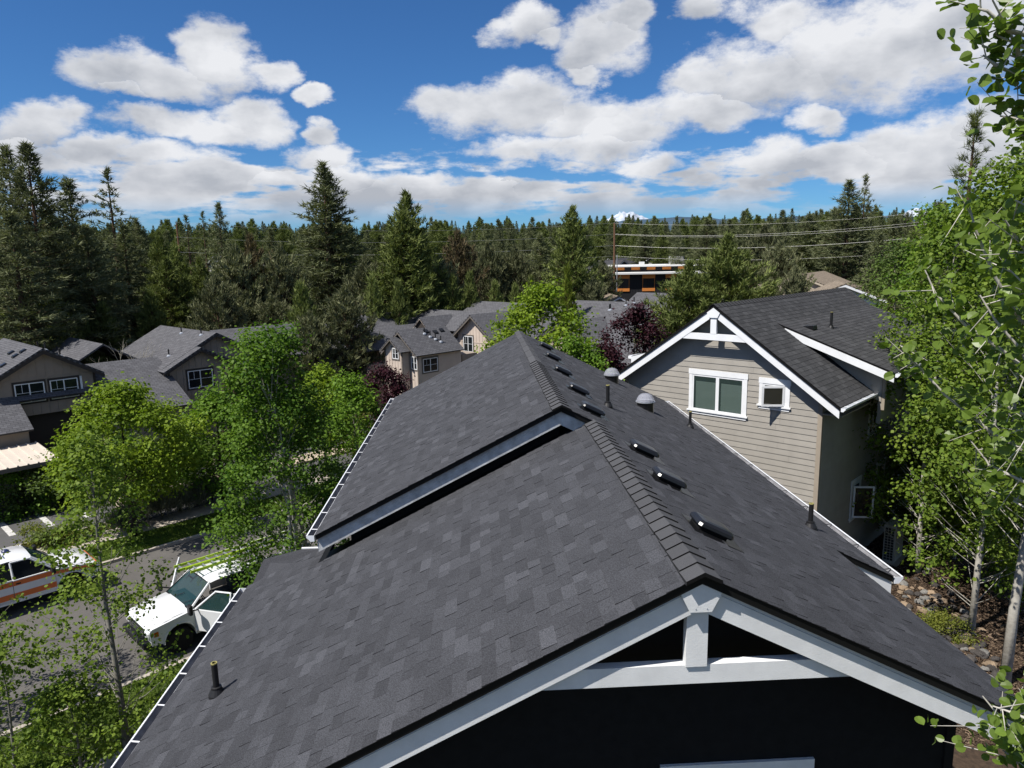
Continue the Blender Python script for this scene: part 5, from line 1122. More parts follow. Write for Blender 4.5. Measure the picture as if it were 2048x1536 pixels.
# --- orange and black modern building
ob = atd(1236, 590, 112); OBX = np.array([1.0, -0.10, 0.0]); OBX /= np.linalg.norm(OBX); OBI = np.array([-OBX[1], OBX[0], 0])
orange = mat('orange_panel', (0.56, 0.20, 0.045), 0.6, 0.3); blackc = mat('black_cladding', (0.018, 0.018, 0.020), 0.7, 0.2); fasw = mat('roof_fascia_white', (0.62, 0.62, 0.60), 0.6)
obg = H1(ob[0], ob[1]); obt = thing('office_building', 'black clad modern building with bright orange window panels', 'building', (ob[0], ob[1], obg))
zz = lambda v: atd(1240, v, 112)[2]
def OP(a, b, z): return np.array([ob[0], ob[1], 0])+OBX*a+OBI*b+ZV*z
MB().obox(OP(-0.3, 0, obg-1), OBX*16, OBI*14, ZV*(zz(549)-obg+1)).build('wall', blackc, obt)
MB().obox(OP(-0.3, 4, zz(549)), OBX*16, OBI*9, ZV*(zz(535)-zz(549))).build('upper_wall', blackc, obt)
MB().obox(OP(-1.0, -0.9, zz(549)), OBX*17.5, OBI*5.2, ZV*0.25).build('roof', fasw, obt); MB().obox(OP(-0.6, 3.2, zz(535)), OBX*17, OBI*10.5, ZV*0.22).build('upper_roof', fasw, obt)
for k in range(3):
    a = 0.15+k*3.55+(0.0 if k else -0.35); w = 1.95
    o = MB().obox(OP(a, -0.12, zz(557.5)), OBX*w, OBI*0.12, ZV*(zz(549.5)-zz(557.5))).build('orange_panel', orange, obt)
    MB().obox(OP(a, -0.12, zz(583)), OBX*w, OBI*0.12, ZV*(zz(577)-zz(583))).build('orange_panel', orange, obt)
    MB().obox(OP(a, -0.03, zz(577)), OBX*w, OBI*0.03, ZV*(zz(557.5)-zz(577))).build('pane', glass, obt)
    for j in range(3): MB().obox(OP(a+0.05+j*(w-0.15)/2, -0.08, zz(577)), OBX*0.06, OBI*0.05, ZV*(zz(557.5)-zz(577))).build('mullion', orange if j != 1 else blackc, obt)
for k in range(5):
    a = 0.0+k*2.45; MB().obox(OP(a, 3.88, zz(541.5)), OBX*1.35, OBI*0.12, ZV*(zz(535.8)-zz(541.5))).build('orange_panel', orange, obt)
    MB().obox(OP(a, 3.95, zz(545)), OBX*1.35, OBI*0.05, ZV*(zz(541.5)-zz(545))).build('pane', glass, obt)
for k in range(7): MB().obox(OP(2.2+k*0.42, -0.03, zz(583)), OBX*0.04, OBI*0.03, ZV*(zz(550)-zz(583))).build('cladding_rib', blackc, obt)
MB().obox(OP(4.0, 6, zz(535)+0.2), OBX*0.8, OBI*0.8, ZV*0.55).build('roof_unit', fasw, obt)
MB().obox(OP(9.5, 9, zz(535)+0.2), OBX*2.2, OBI*2, ZV*1.3).build('roof_unit', mat('roof_unit_grey', (0.3, 0.3, 0.29), 0.7), obt)

# ------------------------------------------------------------------ carport
cps = thing('carport', 'cream ribbed metal carport over the parking stalls', 'carport', tuple(sn(-6, 40.5, 0)))
cream = mat('cream_metal', (0.52, 0.46, 0.39), 0.5, 0.3, var=0.05, vscale=1.2)
CS0, CS1 = -30.0, 9.3; CN0, CN1 = 37.2+0.5, 42.6
zc0, zc1 = 2.62, 2.75
cr0 = atz(118, 918, 2.62); CS1 = float(cr0@T1); CN0 = float(cr0@NS); cr1 = atz(108, 886, 2.75); CN1 = max(float(cr1@NS), CN0+4.2)
rf = MB().obox(sn(CS0, CN0, zc0-0.03), T1*(CS1-CS0), NS*(CN1-CN0)+ZV*(zc1-zc0), ZV*0.03).build('roof', cream, cps)
s = CS1-0.02
while s > CS0+20:
    MB().add([sn(s-.05, CN0-.01, zc0), sn(s+.05, CN0-.01, zc0), sn(s+.05, CN1, zc1), sn(s-.05, CN1, zc1), sn(s-.025, CN0-.01, zc0+.06), sn(s+.025, CN0-.01, zc0+.06), sn(s+.025, CN1, zc1+.06), sn(s-.025, CN1, zc1+.06)], [(0, 1, 5, 4), (1, 2, 6, 5), (2, 3, 7, 6), (3, 0, 4, 7), (4, 5, 6, 7)]).build('roof_rib', cream, rf); s -= 0.42
MB().obox(sn(CS0, CN0-0.03, zc0-0.2), T1*(CS1-CS0), NS*0.03, ZV*0.2).build('fascia', mat('carport_fascia', (0.10, 0.09, 0.08), 0.7), cps)
MB().obox(sn(CS1, CN0-0.03, zc0-0.2), T1*0.03, NS*(CN1-CN0+0.03)+ZV*(zc1-zc0), ZV*0.2).build('fascia', MATS['carport_fascia'], cps)
for k in range(5):
    s = CS1-1.2-k*5.2; MB().obox(sn(s, CN1-1.6, -0.1), T1*0.12, NS*0.12, ZV*2.8).build('post', trimg, cps); MB().obox(sn(s, CN0+.1, zc0-.19), T1*.1, NS*(CN1-CN0-.2)+ZV*(zc1-zc0), ZV*.15).build('beam', trimg, cps)

# ------------------------------------------------------------------ power line and lamp post
def pole(name, label, u, vtop, D, r0=0.17):
    P = atd(u, vtop, D); g = H1(P[0], P[1]); o = thing(name, label, 'utility pole', (P[0], P[1], g)); wood = mat('pole_wood', (0.16, 0.085, 0.05), 0.9, var=0.2)
    MB().tube([(P[0], P[1], g-0.5), (P[0], P[1], P[2])], [r0, r0*0.65], 8).build('shaft', wood, o)
    return P, o
pR, poR = pole('utility_pole', 'brown wooden power pole beside the orange building', 1229, 446, 95)
pL, poL = pole('utility_pole', 'dark power pole rising over the pines behind the left apartments', 353, 447, 118)
MB().tube([(pR[0]+0.35, pR[1]-0.1, H1(pR[0], pR[1])), (pR[0]+0.35, pR[1]-0.1, atd(1234, 510, 95)[2])], 0.07, 6).build('riser_pipe', flash, poR)
wire_m = mat('wire_metal', (0.33, 0.33, 0.32), 0.4, 0.5, 0.3)
def wire(P, Q, sag, r0, label, n=40):
    mb = MB(); pts = [P*(1-t)+Q*t-ZV*sag*4*t*(1-t) for t in np.linspace(0, 1, n)]; mb.tube(pts, r0, 5, False)
    o = tag(mb.build('power_wire', wire_m), label, 'wire', 'power wires'); return o
tops = [446, 468, 491, 512]; nm = ['topmost', 'second', 'third', 'lowest']
for k, v in enumerate(tops):
    a = atd(1229, v, 95); b = atd(353, v-1+k*7, 118); c = atd(1960, [412, 430, 462, 492][k], 88)
    rad = [0.008, 0.010, 0.014, 0.008][k]
    wire(a, b, 1.1-0.15*k, rad, f'{nm[k]} overhead wire on the pole span towards the left apartments')
    wire(a, c, 0.9, rad, f'{nm[k]} overhead wire on the pole span towards the aspens')
    for Q, po in ((a, poR), (b, poL)): MB().tube([Q-ZV*0.15-FW*0.0, Q+ZV*0.06], 0.07, 6).build('insulator', mat('insulator', (0.25, 0.24, 0.23), 0.4), po)
wire(atd(1229, 469, 95), atd(1960, 436, 84), 0.9, 0.009, 'lower twin of the second overhead wire towards the aspens')
lp = atd(859, 712, 55); lg = 0.0; lo = thing('lamp_post', 'dark lamp post with two box heads before the sunlit apartments', 'lamp post', (lp[0], lp[1], lg)); lm_ = mat('lamp_dark', (0.03, 0.03, 0.03), 0.5)
MB().tube([(lp[0], lp[1], 0), (lp[0], lp[1], lp[2])], [0.09, 0.06], 8).build('pole', lm_, lo)
for sg in (-1, 1):
    MB().obox((lp[0]+(0.12 if sg > 0 else -0.72), lp[1]-0.2, lp[2]-0.12), (0.6, 0, 0), (0, 0.4, 0), (0, 0, 0.14)).build('lamp_head', lm_, lo); MB().obox((lp[0]-(0.13 if sg < 0 else 0), lp[1]-0.03, lp[2]-0.08), (0.13, 0, 0), (0, 0.06, 0), (0, 0, 0.06)).build('arm', lm_, lo)
    MB().obox((lp[0]+(0.10 if sg > 0 else -0.74), lp[1]-0.22, lp[2]+0.021), (0.64, 0, 0), (0, 0.44, 0), (0, 0, 0.015)).build('lamp_cap', fasw, lo)

# ------------------------------------------------------------------ vehicles
carw = mat('white_car_paint', (0.66, 0.67, 0.68), 0.25, 0.5, coat=0.6); caro = mat('orange_stripe', (0.62, 0.13, 0.02), 0.3, 0.5, coat=0.5)
tyre_m = mat('tyre_rubber', (0.012, 0.012, 0.012), 0.85); rim_m = mat('steel_rim', (0.35, 0.35, 0.36), 0.35, 0.5, 0.6)
trim_b = mat('black_trim', (0.012, 0.012, 0.013), 0.5); carglass = mat('windscreen_glass', (0.018, 0.045, 0.045), 0.03, 0.5, alpha=0.75); seat_m = mat('seat_cloth', (0.10, 0.095, 0.085), 0.9); lens_m = mat('lamp_lens', (0.55, 0.55, 0.55), 0.1, 0.6); amber = mat('amber_lens', (0.5, 0.12, 0.01), 0.2)
chrome = mat('chrome', (0.5, 0.5, 0.5), 0.2, 0.5, 0.9)
def truck(name, label, cat, loc, head, body='pickup', doors_open=False, stripes=False):
    """local frame: x forward, y left, z up"""
    o = thing(name, label, cat, loc, rz=head); bl = dict(local=True)
    def part(mb, nm, m, par=None, **k): return mb.build(nm, m, par or o, local=True, **k)
    W = 0.98; belt = 1.28
    def arch(cx, r_, n=9): return [(cx+r_*math.cos(a), 0.5+r_*math.sin(a)) for a in np.linspace(math.pi, 0, n)]
    def sided(prof, w0, w1, nm, m):
        # profile (x,z) extruded across, sides tucked in slightly
        mb = MB(); n = len(prof); cx = sum(p[0] for p in prof)/n; cz = sum(p[1] for p in prof)/n
        ins = [(x+(cx-x)*0.02, z+(cz-z)*0.05) for x, z in prof]
        layers = [(-w1, ins), (-w0, prof), (w0, prof), (w1, ins)]
        vs = [(x, y, z) for y, pr in layers for x, z in pr]
        fs = [(i*n+j, i*n+(j+1) % n, (i+1)*n+(j+1) % n, (i+1)*n+j) for i in range(3) for j in range(n)]+[tuple(range(n)), tuple(range(3*n, 4*n))[::-1]]
        mb.add(vs, fs); return part(mb, nm, m)
    fx, rx = 1.92, -1.78
    # front clip: fenders under the hood, wheel arch
    front = [(1.42, 0.48)]+arch(fx, 0.47)[0:]+[(2.78, 0.55), (2.82, 1.02), (2.74, 1.10), (1.60, 1.26), (1.42, 1.27)]
    sided(front, W-0.06, W, 'body', carw)
    # hood with raised centre
    mb = MB(); xs = [2.80, 2.70, 2.3, 1.9, 1.58]; zs = [1.03, 1.13, 1.235, 1.27, 1.29]; ys = [-0.93, -0.86, -0.62, -0.55, 0, 0.55, 0.62, 0.86, 0.93]; add = [-0.06, 0, 0.012, 0.04, 0.05, 0.04, 0.012, 0, -0.06]
    vs = [(x, y*(1.0-0.05*(i == 0)), z+(a if i else a*0.3)) for i, (x, z) in enumerate(zip(xs, zs)) for y, a in zip(ys, add)]; m_ = len(ys)
    mb.add(vs, [(i*m_+j, i*m_+j+1, (i+1)*m_+j+1, (i+1)*m_+j) for i in range(len(xs)-1) for j in range(m_-1)]); part(mb, 'hood', carw, smooth=True)
    part(MB().box(1.38, 1.60, -0.88, 0.88, 1.20, 1.30), 'cowl', trim_b)
    # cab
    cr = -0.62 if body == 'pickup' else -2.75
    part(MB().box(cr, 1.45, -W+0.02, W-0.02, 0.46, 0.60), 'floor', trim_b); part(MB().box(cr, 1.44, -W, -W+0.06, 0.44, 0.58), 'sill', carw); part(MB().box(cr, 1.44, W-0.06, W, 0.44, 0.58), 'sill', carw)
    part(MB().box(cr-0.04, cr+0.02, -W+0.01, W-0.01, 0.5, belt), 'cab_back', carw)
    rz_ = 1.93; rxf, rxr = 0.74, cr+0.10; tw = 0.74
    mb = MB(); rv = []
    for (x, ins, z) in ((rxf+0.10, 0.05, rz_-0.05), (rxf-0.12, 0.0, rz_+0.0), ((rxf+rxr)/2, 0.0, rz_+0.03), (rxr+0.12, 0.0, rz_+0.005), (rxr-0.05, 0.05, rz_-0.05)):
        for y, dz in ((-tw-0.03, -0.06), (-tw+0.06, 0), (0, 0.025), (tw-0.06, 0), (tw+0.03, -0.06)): rv.append((x, y*(1-ins), z+dz))
    mb.add(rv, [(i*5+j, i*5+j+1, (i+1)*5+j+1, (i+1)*5+j) for i in range(4) for j in range(4)]); part(mb, 'roof', carw, smooth=True)
    part(MB().box(rxr, rxf, -tw+0.02, tw-0.02, rz_-0.1, rz_-0.06), 'headliner', seat_m)
    for sg in (-1, 1):
        part(MB().tube([(1.54, sg*0.91, belt-0.02), (rxf+0.06, sg*(tw+0.0), rz_-0.07)], 0.04, 6), 'pillar', carw); part(MB().tube([(cr+0.0, sg*0.92, belt-0.02), (rxr, sg*tw, rz_-0.07)], 0.055, 6), 'pillar', carw)
    pass
    part(MB().poly([(1.56, -0.88, belt+0.01), (1.56, 0.88, belt+0.01), (rxf+0.08, 0.71, rz_-0.08), (rxf+0.08, -0.71, rz_-0.08)]), 'windscreen', carglass)
    part(MB().poly([(cr-0.03, -0.82, belt), (cr-0.03, 0.82, belt), (rxr-0.03, 0.7, rz_-0.1), (rxr-0.03, -0.7, rz_-0.1)]), 'rear_window', glass)
    part(MB().box(1.0, 1.44, -0.88, 0.88, 0.9, 1.22), 'dashboard', trim_b)
    sw = MB(); c0 = np.array([0.88, 0.42, 1.18]); pts = [c0+np.array([0.06*math.sin(a), 0.19*math.cos(a), 0.17*math.sin(a)]) for a in np.linspace(0, 2*math.pi, 15)]; sw.tube(pts, 0.016, 5, False); part(sw, 'steering_wheel', trim_b)
    for sg in (-1, 1):
        part(MB().bbox(-0.35, 0.3, sg*0.45-0.28, sg*0.45+0.28, 0.75, 0.95, 0.05), 'seat', seat_m); part(MB().bbox(-0.5, -0.3, sg*0.45-0.27, sg*0.45+0.27, 0.9, 1.6, 0.05), 'seat_back', seat_m)
    wb = [(1.575, -0.89, belt+0.012), (1.575, 0.89, belt+0.012), (rxf+0.085, 0.725, rz_-0.075), (rxf+0.085, -0.725, rz_-0.075), (1.575, -0.89, belt+0.012)]
    part(MB().tube(wb, 0.022, 5, False), 'windscreen_seal', trim_b)
    for yy in (-0.35, 0.35): part(MB().tube([(1.60, yy, belt+0.03), (1.36, yy+0.42, belt+0.215)], 0.010, 4), 'wiper', trim_b)
    for sg in (-1, 1): part(MB().tube([(2.72, sg*0.885, 1.085), (2.3, sg*0.90, 1.19), (1.9, sg*0.905, 1.225), (1.6, sg*0.91, 1.245)], 0.009, 4), 'hood_gap', trim_b)
    part(MB().lathe([(0.02, 0), (0.018, 0.02)], (2.845, 0, 0.9), 10, (1, 0, 0)), 'grille_boss', chrome)
    for zz__ in (0.80, 0.88, 0.96): part(MB().box(2.858, 2.868, -0.60, 0.60, zz__-0.012, zz__+0.012), 'grille_bar', chrome)
    # doors
    for sg in (-1, 1):
        th_ = sg*math.radians(62) if doors_open else 0.0
        hx, hy = 1.44, sg*W
        def dp(a, b, z): # a back from hinge, b outwards
            x, y = -a, b*sg; return (hx+x*math.cos(th_)+y*math.sin(th_)*1.0 if False else hx-(a*math.cos(th_*sg))+0.0+ (b*math.sin(th_*sg)), hy+sg*(a*math.sin(th_*sg)+b*math.cos(th_*sg)), z)
        dl = 1.28 if body == 'pickup' else 1.25
        mb = MB(); P8 = [dp(a, b, z) for a, b, z in ((0.02, -0.06, 0.56), (dl, -0.06, 0.56), (dl, -0.06, belt-0.02), (0.02, -0.06, belt-0.02), (0.02, 0.012, 0.56), (dl, 0.012, 0.56), (dl, 0.012, belt-0.02), (0.02, 0.012, belt-0.02))]
        mb.add(P8, [(0, 1, 2, 3), (4, 7, 6, 5), (0, 4, 5, 1), (1, 5, 6, 2), (2, 6, 7, 3), (3, 7, 4, 0)]); dr = part(mb, 'door', carw)
        fr = MB(); ins = -0.20
        fr.tube([dp(0.0, -0.05, belt-0.03), dp(0.70, ins, rz_-0.09)], 0.033, 5); fr.tube([dp(0.68, ins, rz_-0.09), dp(dl-0.02, ins, rz_-0.08)], 0.033, 5); fr.tube([dp(dl-0.02, ins, rz_-0.08), dp(dl-0.03, -0.05, belt-0.03)], 0.038, 5)
        part(fr, 'door_frame', carw, dr)
        part(MB().poly([dp(0.06, -0.05, belt-0.02), dp(dl-0.05, -0.05, belt-0.02), dp(dl-0.05, ins, rz_-0.11), dp(0.72, ins, rz_-0.11)]), 'door_window', carglass if doors_open else glass, dr)
        part(MB().add([dp(dl-0.22, .012, 1.1), dp(dl-0.08, .012, 1.1), dp(dl-0.08, .012, 1.14), dp(dl-0.22, .012, 1.14), dp(dl-0.22, .03, 1.1), dp(dl-0.08, .03, 1.1), dp(dl-0.08, .03, 1.14), dp(dl-0.22, .03, 1.14)], [(4, 5, 6, 7), (0, 1, 5, 4), (3, 2, 6, 7)]), 'door_handle', trim_b, dr)
        mi = MB(); mi.tube([dp(0.15, 0.0, 1.27), dp(0.12, 0.28, 1.36)], 0.025, 5); q = np.array(dp(0.12, 0.30, 1.40)); mi.bbox(q[0]-0.05, q[0]+0.07, q[1]-0.11, q[1]+0.11, q[2]-0.16, q[2]+0.17, 0.03); part(mi, 'mirror', trim_b, dr)
        if body == 'pickup':
            part(MB().box(cr, 0.145, sg*W-0.06 if sg > 0 else sg*W, sg*W if sg > 0 else sg*W+0.06, 0.50, belt), 'cab_corner', carw); part(MB().poly([(cr+0.05, sg*0.945, belt), (0.12, sg*0.945, belt), (0.12, sg*0.775, rz_-0.11), (cr+0.15, sg*0.775, rz_-0.11)]), 'rear_side_window', glass)
        if body == 'van': part(MB().box(-2.7, 0.0, sg*W-0.06, sg*W, 0.56, belt), 'side_panel', carw); part(MB().poly([(-2.6, sg*0.93, belt), (-0.1, sg*0.93, belt), (-0.1, sg*0.77, rz_-0.1), (-2.5, sg*0.77, rz_-0.1)]), 'side_window', glass)
    # bed
    if body == 'pickup':
        bed = [(-2.88, 0.52)]+[(rx+0.47*math.cos(a), 0.5+0.47*math.sin(a)) for a in np.linspace(math.pi, 0, 9)]+[(-0.70, 0.5), (-0.70, belt+0.02), (-2.88, belt+0.0)]
        for sg in (-1, 1):
            mb = MB(); mb.prism([(x, sg*W, z) for x, z in bed], (0, -sg*0.10, 0)); part(mb, 'bed_side', carw)
        part(MB().box(-2.9, -2.84, -W+0.1, W-0.1, 0.6, belt-0.02), 'tailgate', carw); part(MB().box(-2.84, -0.7, -W+0.1, W-0.1, 0.72, 0.78), 'bed_floor', trim_b); part(MB().box(-0.74, -0.68, -W+0.1, W-0.1, 0.75, belt), 'bed_front', carw)
    # grille, bumper, lamps
    part(MB().box(2.78, 2.86, -0.62, 0.62, 0.74, 1.02), 'grille', trim_b)
    for sg in (-1, 1):
        part(MB().bbox(2.70, 2.85, sg*0.80-0.16, sg*0.80+0.16, 0.78, 1.0, 0.03), 'headlight', lens_m); part(MB().box(2.55, 2.68, sg*0.985-0.006, sg*0.985+0.006, 0.82, 0.97), 'indicator', amber)
    part(MB().bbox(2.72, 2.98, -0.96, 0.96, 0.46, 0.70, 0.04), 'bumper', trim_b); part(MB().bbox(-3.02, -2.86, -0.92, 0.92, 0.5, 0.66, 0.03), 'rear_bumper', trim_b)
    for sg in (-1, 1):
        for cx in (fx, rx):
            pts = [(cx+0.49*math.cos(a), sg*(W-0.005), 0.5+0.49*math.sin(a)) for a in np.linspace(math.pi*1.02, -0.02*math.pi, 12)]; part(MB().tube(pts, 0.035, 5), 'wheel_arch', carw)
        for cx in (fx, rx):
            wh = part(MB().lathe([(0.26, -0.12), (0.37, -0.125), (0.40, -0.09), (0.40, 0.09), (0.37, 0.125), (0.26, 0.12)], (cx, sg*0.84, 0.40), 22, (0, 1, 0)), 'wheel', tyre_m)
            part(MB().lathe([(0.255, 0.0), (0.25, 0.10), (0.17, 0.11), (0.12, 0.06), (0.05, 0.09), (0.01, 0.09)], (cx, sg*0.84, 0.40), 18, (0, sg, 0)), 'rim', rim_m, wh)
    part(MB().box(-2.8, 2.7, -0.45, 0.45, 0.36, 0.50), 'chassis', trim_b)
    if stripes:
        for sg in (-1, 1):
            y0 = sg*(W+0.0135)
            def ribbon(pts, w):
                mb = MB()
                for (xa, za), (xb, zb) in zip(pts[:-1], pts[1:]): mb.obox((xa, y0, za), (xb-xa, 0, zb-za), (0, sg*0.002, 0), (0, 0, w))
                part(mb, 'stripe', caro)
            ribbon([(0.16, 1.06), (1.43, 1.06)], 0.17); ribbon([(0.16, 0.60), (1.43, 0.60)], 0.20)
            y0 = sg*(W+0.003); ribbon([(-2.85, 1.06), (-0.72, 1.06)], 0.17); ribbon([(1.44, 1.06), (2.72, 0.92)], 0.13); ribbon([(-0.62, 1.06), (0.14, 1.06)], 0.17); ribbon([(-0.62, 0.60), (0.14, 0.60)], 0.20)
        part(MB().box(2.75, 2.81, -0.92, 0.92, 0.99, 1.055), 'stripe', caro)
        part(MB().lathe([(0.12, 0), (0.12, 0.05), (0.07, 0.09), (0.02, 0.1)], (0.25, 0.1, rz_+0.05), 12), 'roof_beacon', mat('blue_beacon', (0.02, 0.03, 0.09), 0.2))
        rk = MB(); rk.tube([(0.0, -0.5, rz_), (0.0, -0.5, rz_+0.2), (0.0, -0.15, rz_+0.2), (0, -0.15, rz_)], 0.02, 5); part(rk, 'roof_bracket', trim_b)
    return o
h1 = math.atan2(-T1[1], -T1[0]); pk = sn(9.35, 22.62, 0.03)
pick = truck('pickup_truck', 'white pickup with both doors open and ladders on its rack at the near kerb', 'truck', tuple(pk), h1, doors_open=True)
rack = MB()
for x in (-0.9, -2.7):
    for sg in (-1, 1): rack.tube([(x, sg*0.93, 1.25), (x, sg*0.86, 2.08)], 0.03, 6)
    rack.tube([(x, -0.88, 2.08), (x, 0.88, 2.08)], 0.03, 6)
for sg in (-1, 1): rack.tube([(0.55, sg*0.84, 2.08), (-2.85, sg*0.86, 2.08)], 0.028, 6)
rack.build('ladder_rack', carw, pick, local=True)
lime = mat('lime_fibreglass', (0.36, 0.52, 0.02), 0.4, 0.4); alu = mat('aluminium', (0.55, 0.56, 0.57), 0.35, 0.5, 0.7)
def ladder(label, y, z, x0, x1):
    ex, ey = -T1, T2*1.0; base = pk
    o = thing('extension_ladder', label, 'ladder', tuple(pk+ZV*z), 'ladders on the pickup rack')
    def LQ(a, b, c): return pk+ex*a+(-NS)*(-b)*1.0+ZV*c if False else pk+ex*a+NS*(-b)+ZV*c
    for sg in (-1, 1): MB().obox(LQ(x0, y+sg*0.19-0.015, z), ex*(x1-x0), NS*(-0.03), ZV*0.085).build('rail', lime, o)
    x = x0+0.2
    while x < x1: MB().obox(LQ(x, y-0.18, z+0.025), ex*0.035, NS*(-0.36), ZV*0.035).build('rung', alu, o); x += 0.3
ladder('lime green ladder lying on the far side of the pickup rack', -0.42, 2.115, -2.9, 1.35)
ladder('lime green ladder lying on the middle of the pickup rack', 0.02, 2.115, -2.9, 1.15)
h2 = math.atan2(T1[1], T1[0])
truck('service_truck', 'white service pickup with orange stripes parked at the far kerb', 'truck', tuple(sn(4.35, 29.45, 0.03)), h2, stripes=True)
for k, (u, v) in enumerate([(695, 792), (638, 776)]):
    P = atz(u, v, 0.04); truck('parked_van', ['white van parked behind the purple plum', 'white van parked behind the yellowish green tree'][k], 'van', (P[0], P[1], 0.04), h2+1.5+k*0.1, body='van')

# ------------------------------------------------------------------ grass, right-hand bed, stones
def grass_patch(name, label, s0, s1, n0, n1, z, count, h, m, seed):
    rg = np.random.default_rng(seed); s = rg.uniform(s0, s1, count); n = rg.uniform(n0, n1, count)
    C = np.outer(s, T1)+np.outer(n, NS); C[:, 2] = z; d = unit(np.stack([rg.normal(0, .45, count), rg.normal(0, .45, count), np.ones(count)], 1))
    w = unit(np.cross(d, rg.normal(0, 1, (count, 3))))*0.012; ln = h*rg.uniform(0.5, 1.3, (count, 1))
    V = np.stack([C-w, C+w, C+d*ln], 1).reshape(-1, 3); o = link(name, np_mesh(name, V, np.arange(count*3).reshape(-1, 3), m, rg.random(count)*0.6+0.4*np.sin(s*1.7+n*2.3)**2)); tag(o, label, 'grass', kind='stuff')
lawn_m = mat('grass_blade', (0.055, 0.100, 0.014), 0.7, 0.2, attr='tint', attr_b=(0.16, 0.23, 0.03), transl=0.3)
grass_patch('grass', 'mown green grass on the verge beyond the street', -6, 20, N_FAR+0.2, 32.97, 0.13, 42000, 0.09, lawn_m, 1)
grass_patch('grass', 'mown green grass on the front lawn beside the near kerb', -6, 14, N_NEAR-2.97, N_NEAR-0.2, 0.13, 52000, 0.09, lawn_m, 2)
grass_patch('grass', 'dry yellow grass on the planter strip by the parking lot', -3, 9.4, 34.5, 35.4, 0.13, 14000, 0.13, mat('dry_grass_blade', (0.10, 0.10, 0.025), 0.7, 0.2, attr='tint', attr_b=(0.25, 0.22, 0.08), transl=0.3), 3)
mulch_m = mat('bark_mulch', (0.075, 0.052, 0.036), 0.95, 0.1, color2=(0.035, 0.026, 0.02), vscale=9, bump=1.0, bscale=28, detail=10)
mbm = MB(); gx = np.linspace(6.7, 20, 36); gy = np.linspace(5, 27, 52)
rgm = np.random.default_rng(5); zz_ = 1.53+0.05*rgm.random((36, 52))
mbm.add([(x, y, zz_[i, j]) for i, x in enumerate(gx) for j, y in enumerate(gy)], [(i*52+j, (i+1)*52+j, (i+1)*52+j+1, i*52+j+1) for i in range(35) for j in range(51)])
tag(mbm.build('mulch_bed', mulch_m, smooth=True), kind='structure')
def chips(count, seed):
    rg = np.random.default_rng(seed); x = rg.uniform(9.5, 15.5, count); y = rg.uniform(13, 24, count)
    C = np.stack([x, y, np.full(count, 1.575)], 1)+rg.normal(0, .012, (count, 3)); d = unit(rg.normal(0, 1, (count, 3))*np.array([1, 1, .35])); w = unit(np.cross(d, rg.normal(0, 1, (count, 3))))
    L_ = rg.uniform(.03, .09, (count, 1)); V = np.stack([C-d*L_-w*.012, C+d*L_-w*.012, C+d*L_+w*.012, C-d*L_+w*.012], 1).reshape(-1, 3)
    o = link('bark_chips', np_mesh('bark_chips', V, np.arange(count*4).reshape(-1, 4), mat('bark_chip', (0.05, 0.034, 0.024), 0.95, 0.1, attr='tint', attr_b=(0.20, 0.145, 0.10)), rg.random(count)**2)); tag(o, 'brown bark chips covering the bed under the aspens', 'mulch', kind='stuff')
chips(26000, 8)
stone_ms = [mat('stone_grey', (0.17, 0.165, 0.155), 0.85, 0.2, var=0.25, vscale=5, bump=0.5, bscale=12, objvar=0.2), mat('stone_tan', (0.235, 0.175, 0.12), 0.85, 0.2, var=0.2, vscale=5, bump=0.5, bscale=12, objvar=0.2), mat('stone_lava', (0.075, 0.068, 0.064), 0.95, 0.1, var=0.3, vscale=9, bump=1.0, bscale=20, objvar=0.25)]
STM = []
for k in range(9):
    rg = np.random.default_rng(40+k); vs = []; fs = []; nr, ns = 5, 8
    for i in range(nr):
        ph = math.pi*(i+0.5)/nr
        for j in range(ns):
            a = 2*math.pi*j/ns; q = 1+rg.normal(0, .13); vs.append((math.sin(ph)*math.cos(a)*q, math.sin(ph)*math.sin(a)*q*0.8, math.cos(ph)*0.62*q))
    fs = [(i*ns+j, i*ns+(j+1) % ns, (i+1)*ns+(j+1) % ns, (i+1)*ns+j) for i in range(nr-1) for j in range(ns)]+[tuple(range(ns))[::-1], tuple(range((nr-1)*ns, nr*ns))]
    me = bpy.data.meshes.new('stone'); me.from_pydata(vs, [], fs); me.materials.append(stone_ms[k % 3]); STM.append(me)
rs = rnd(12); LBS = ['grey river stone in the dry stone bed under the aspens', 'tan river stone in the dry stone bed under the aspens', 'dark rough lava stone in the bed under the aspens']
def stone(u, v, size, k):
    P = atz(u, v, 1.58); o = bpy.data.objects.new('stone', STM[k]); col.objects.link(o); o.location = (P[0], P[1], 1.58+size*0.25); o.scale = (size, size*rs.uniform(.7, 1.1), size*rs.uniform(.7, 1)); o.rotation_euler = (rs.uniform(-.3, .3), rs.uniform(-.3, .3), rs.uniform(0, 6.28))
    tag(o, LBS[k % 3], 'stone', ['grey stones', 'tan stones', 'lava stones'][k % 3])
for i in range(150):
    t = rs.random(); u = 1800+t*150+rs.uniform(-45, 55); v = 1170+t*150+rs.uniform(-45, 50)
    if u < 1790+(v-1180)*1.1: u += 40
    lava = rs.random() < (0.2+0.5*(u > 1870)); stone(u, v, rs.uniform(0.07, 0.17), rs.choice([2, 5, 8]) if lava else rs.choice([0, 1, 3, 4, 6, 7]))
P = atz(1875, 1272, 1.5); broadleaf('shrub', 'low mounded bright green shrub beside the lava stones', (P[0], P[1], 1.5), 0.55, 0.95, 0.05, 26, 4200, 0.05, yel_l, dbark, 401, 0.02, 'round', clump=0.26, cat='shrub')
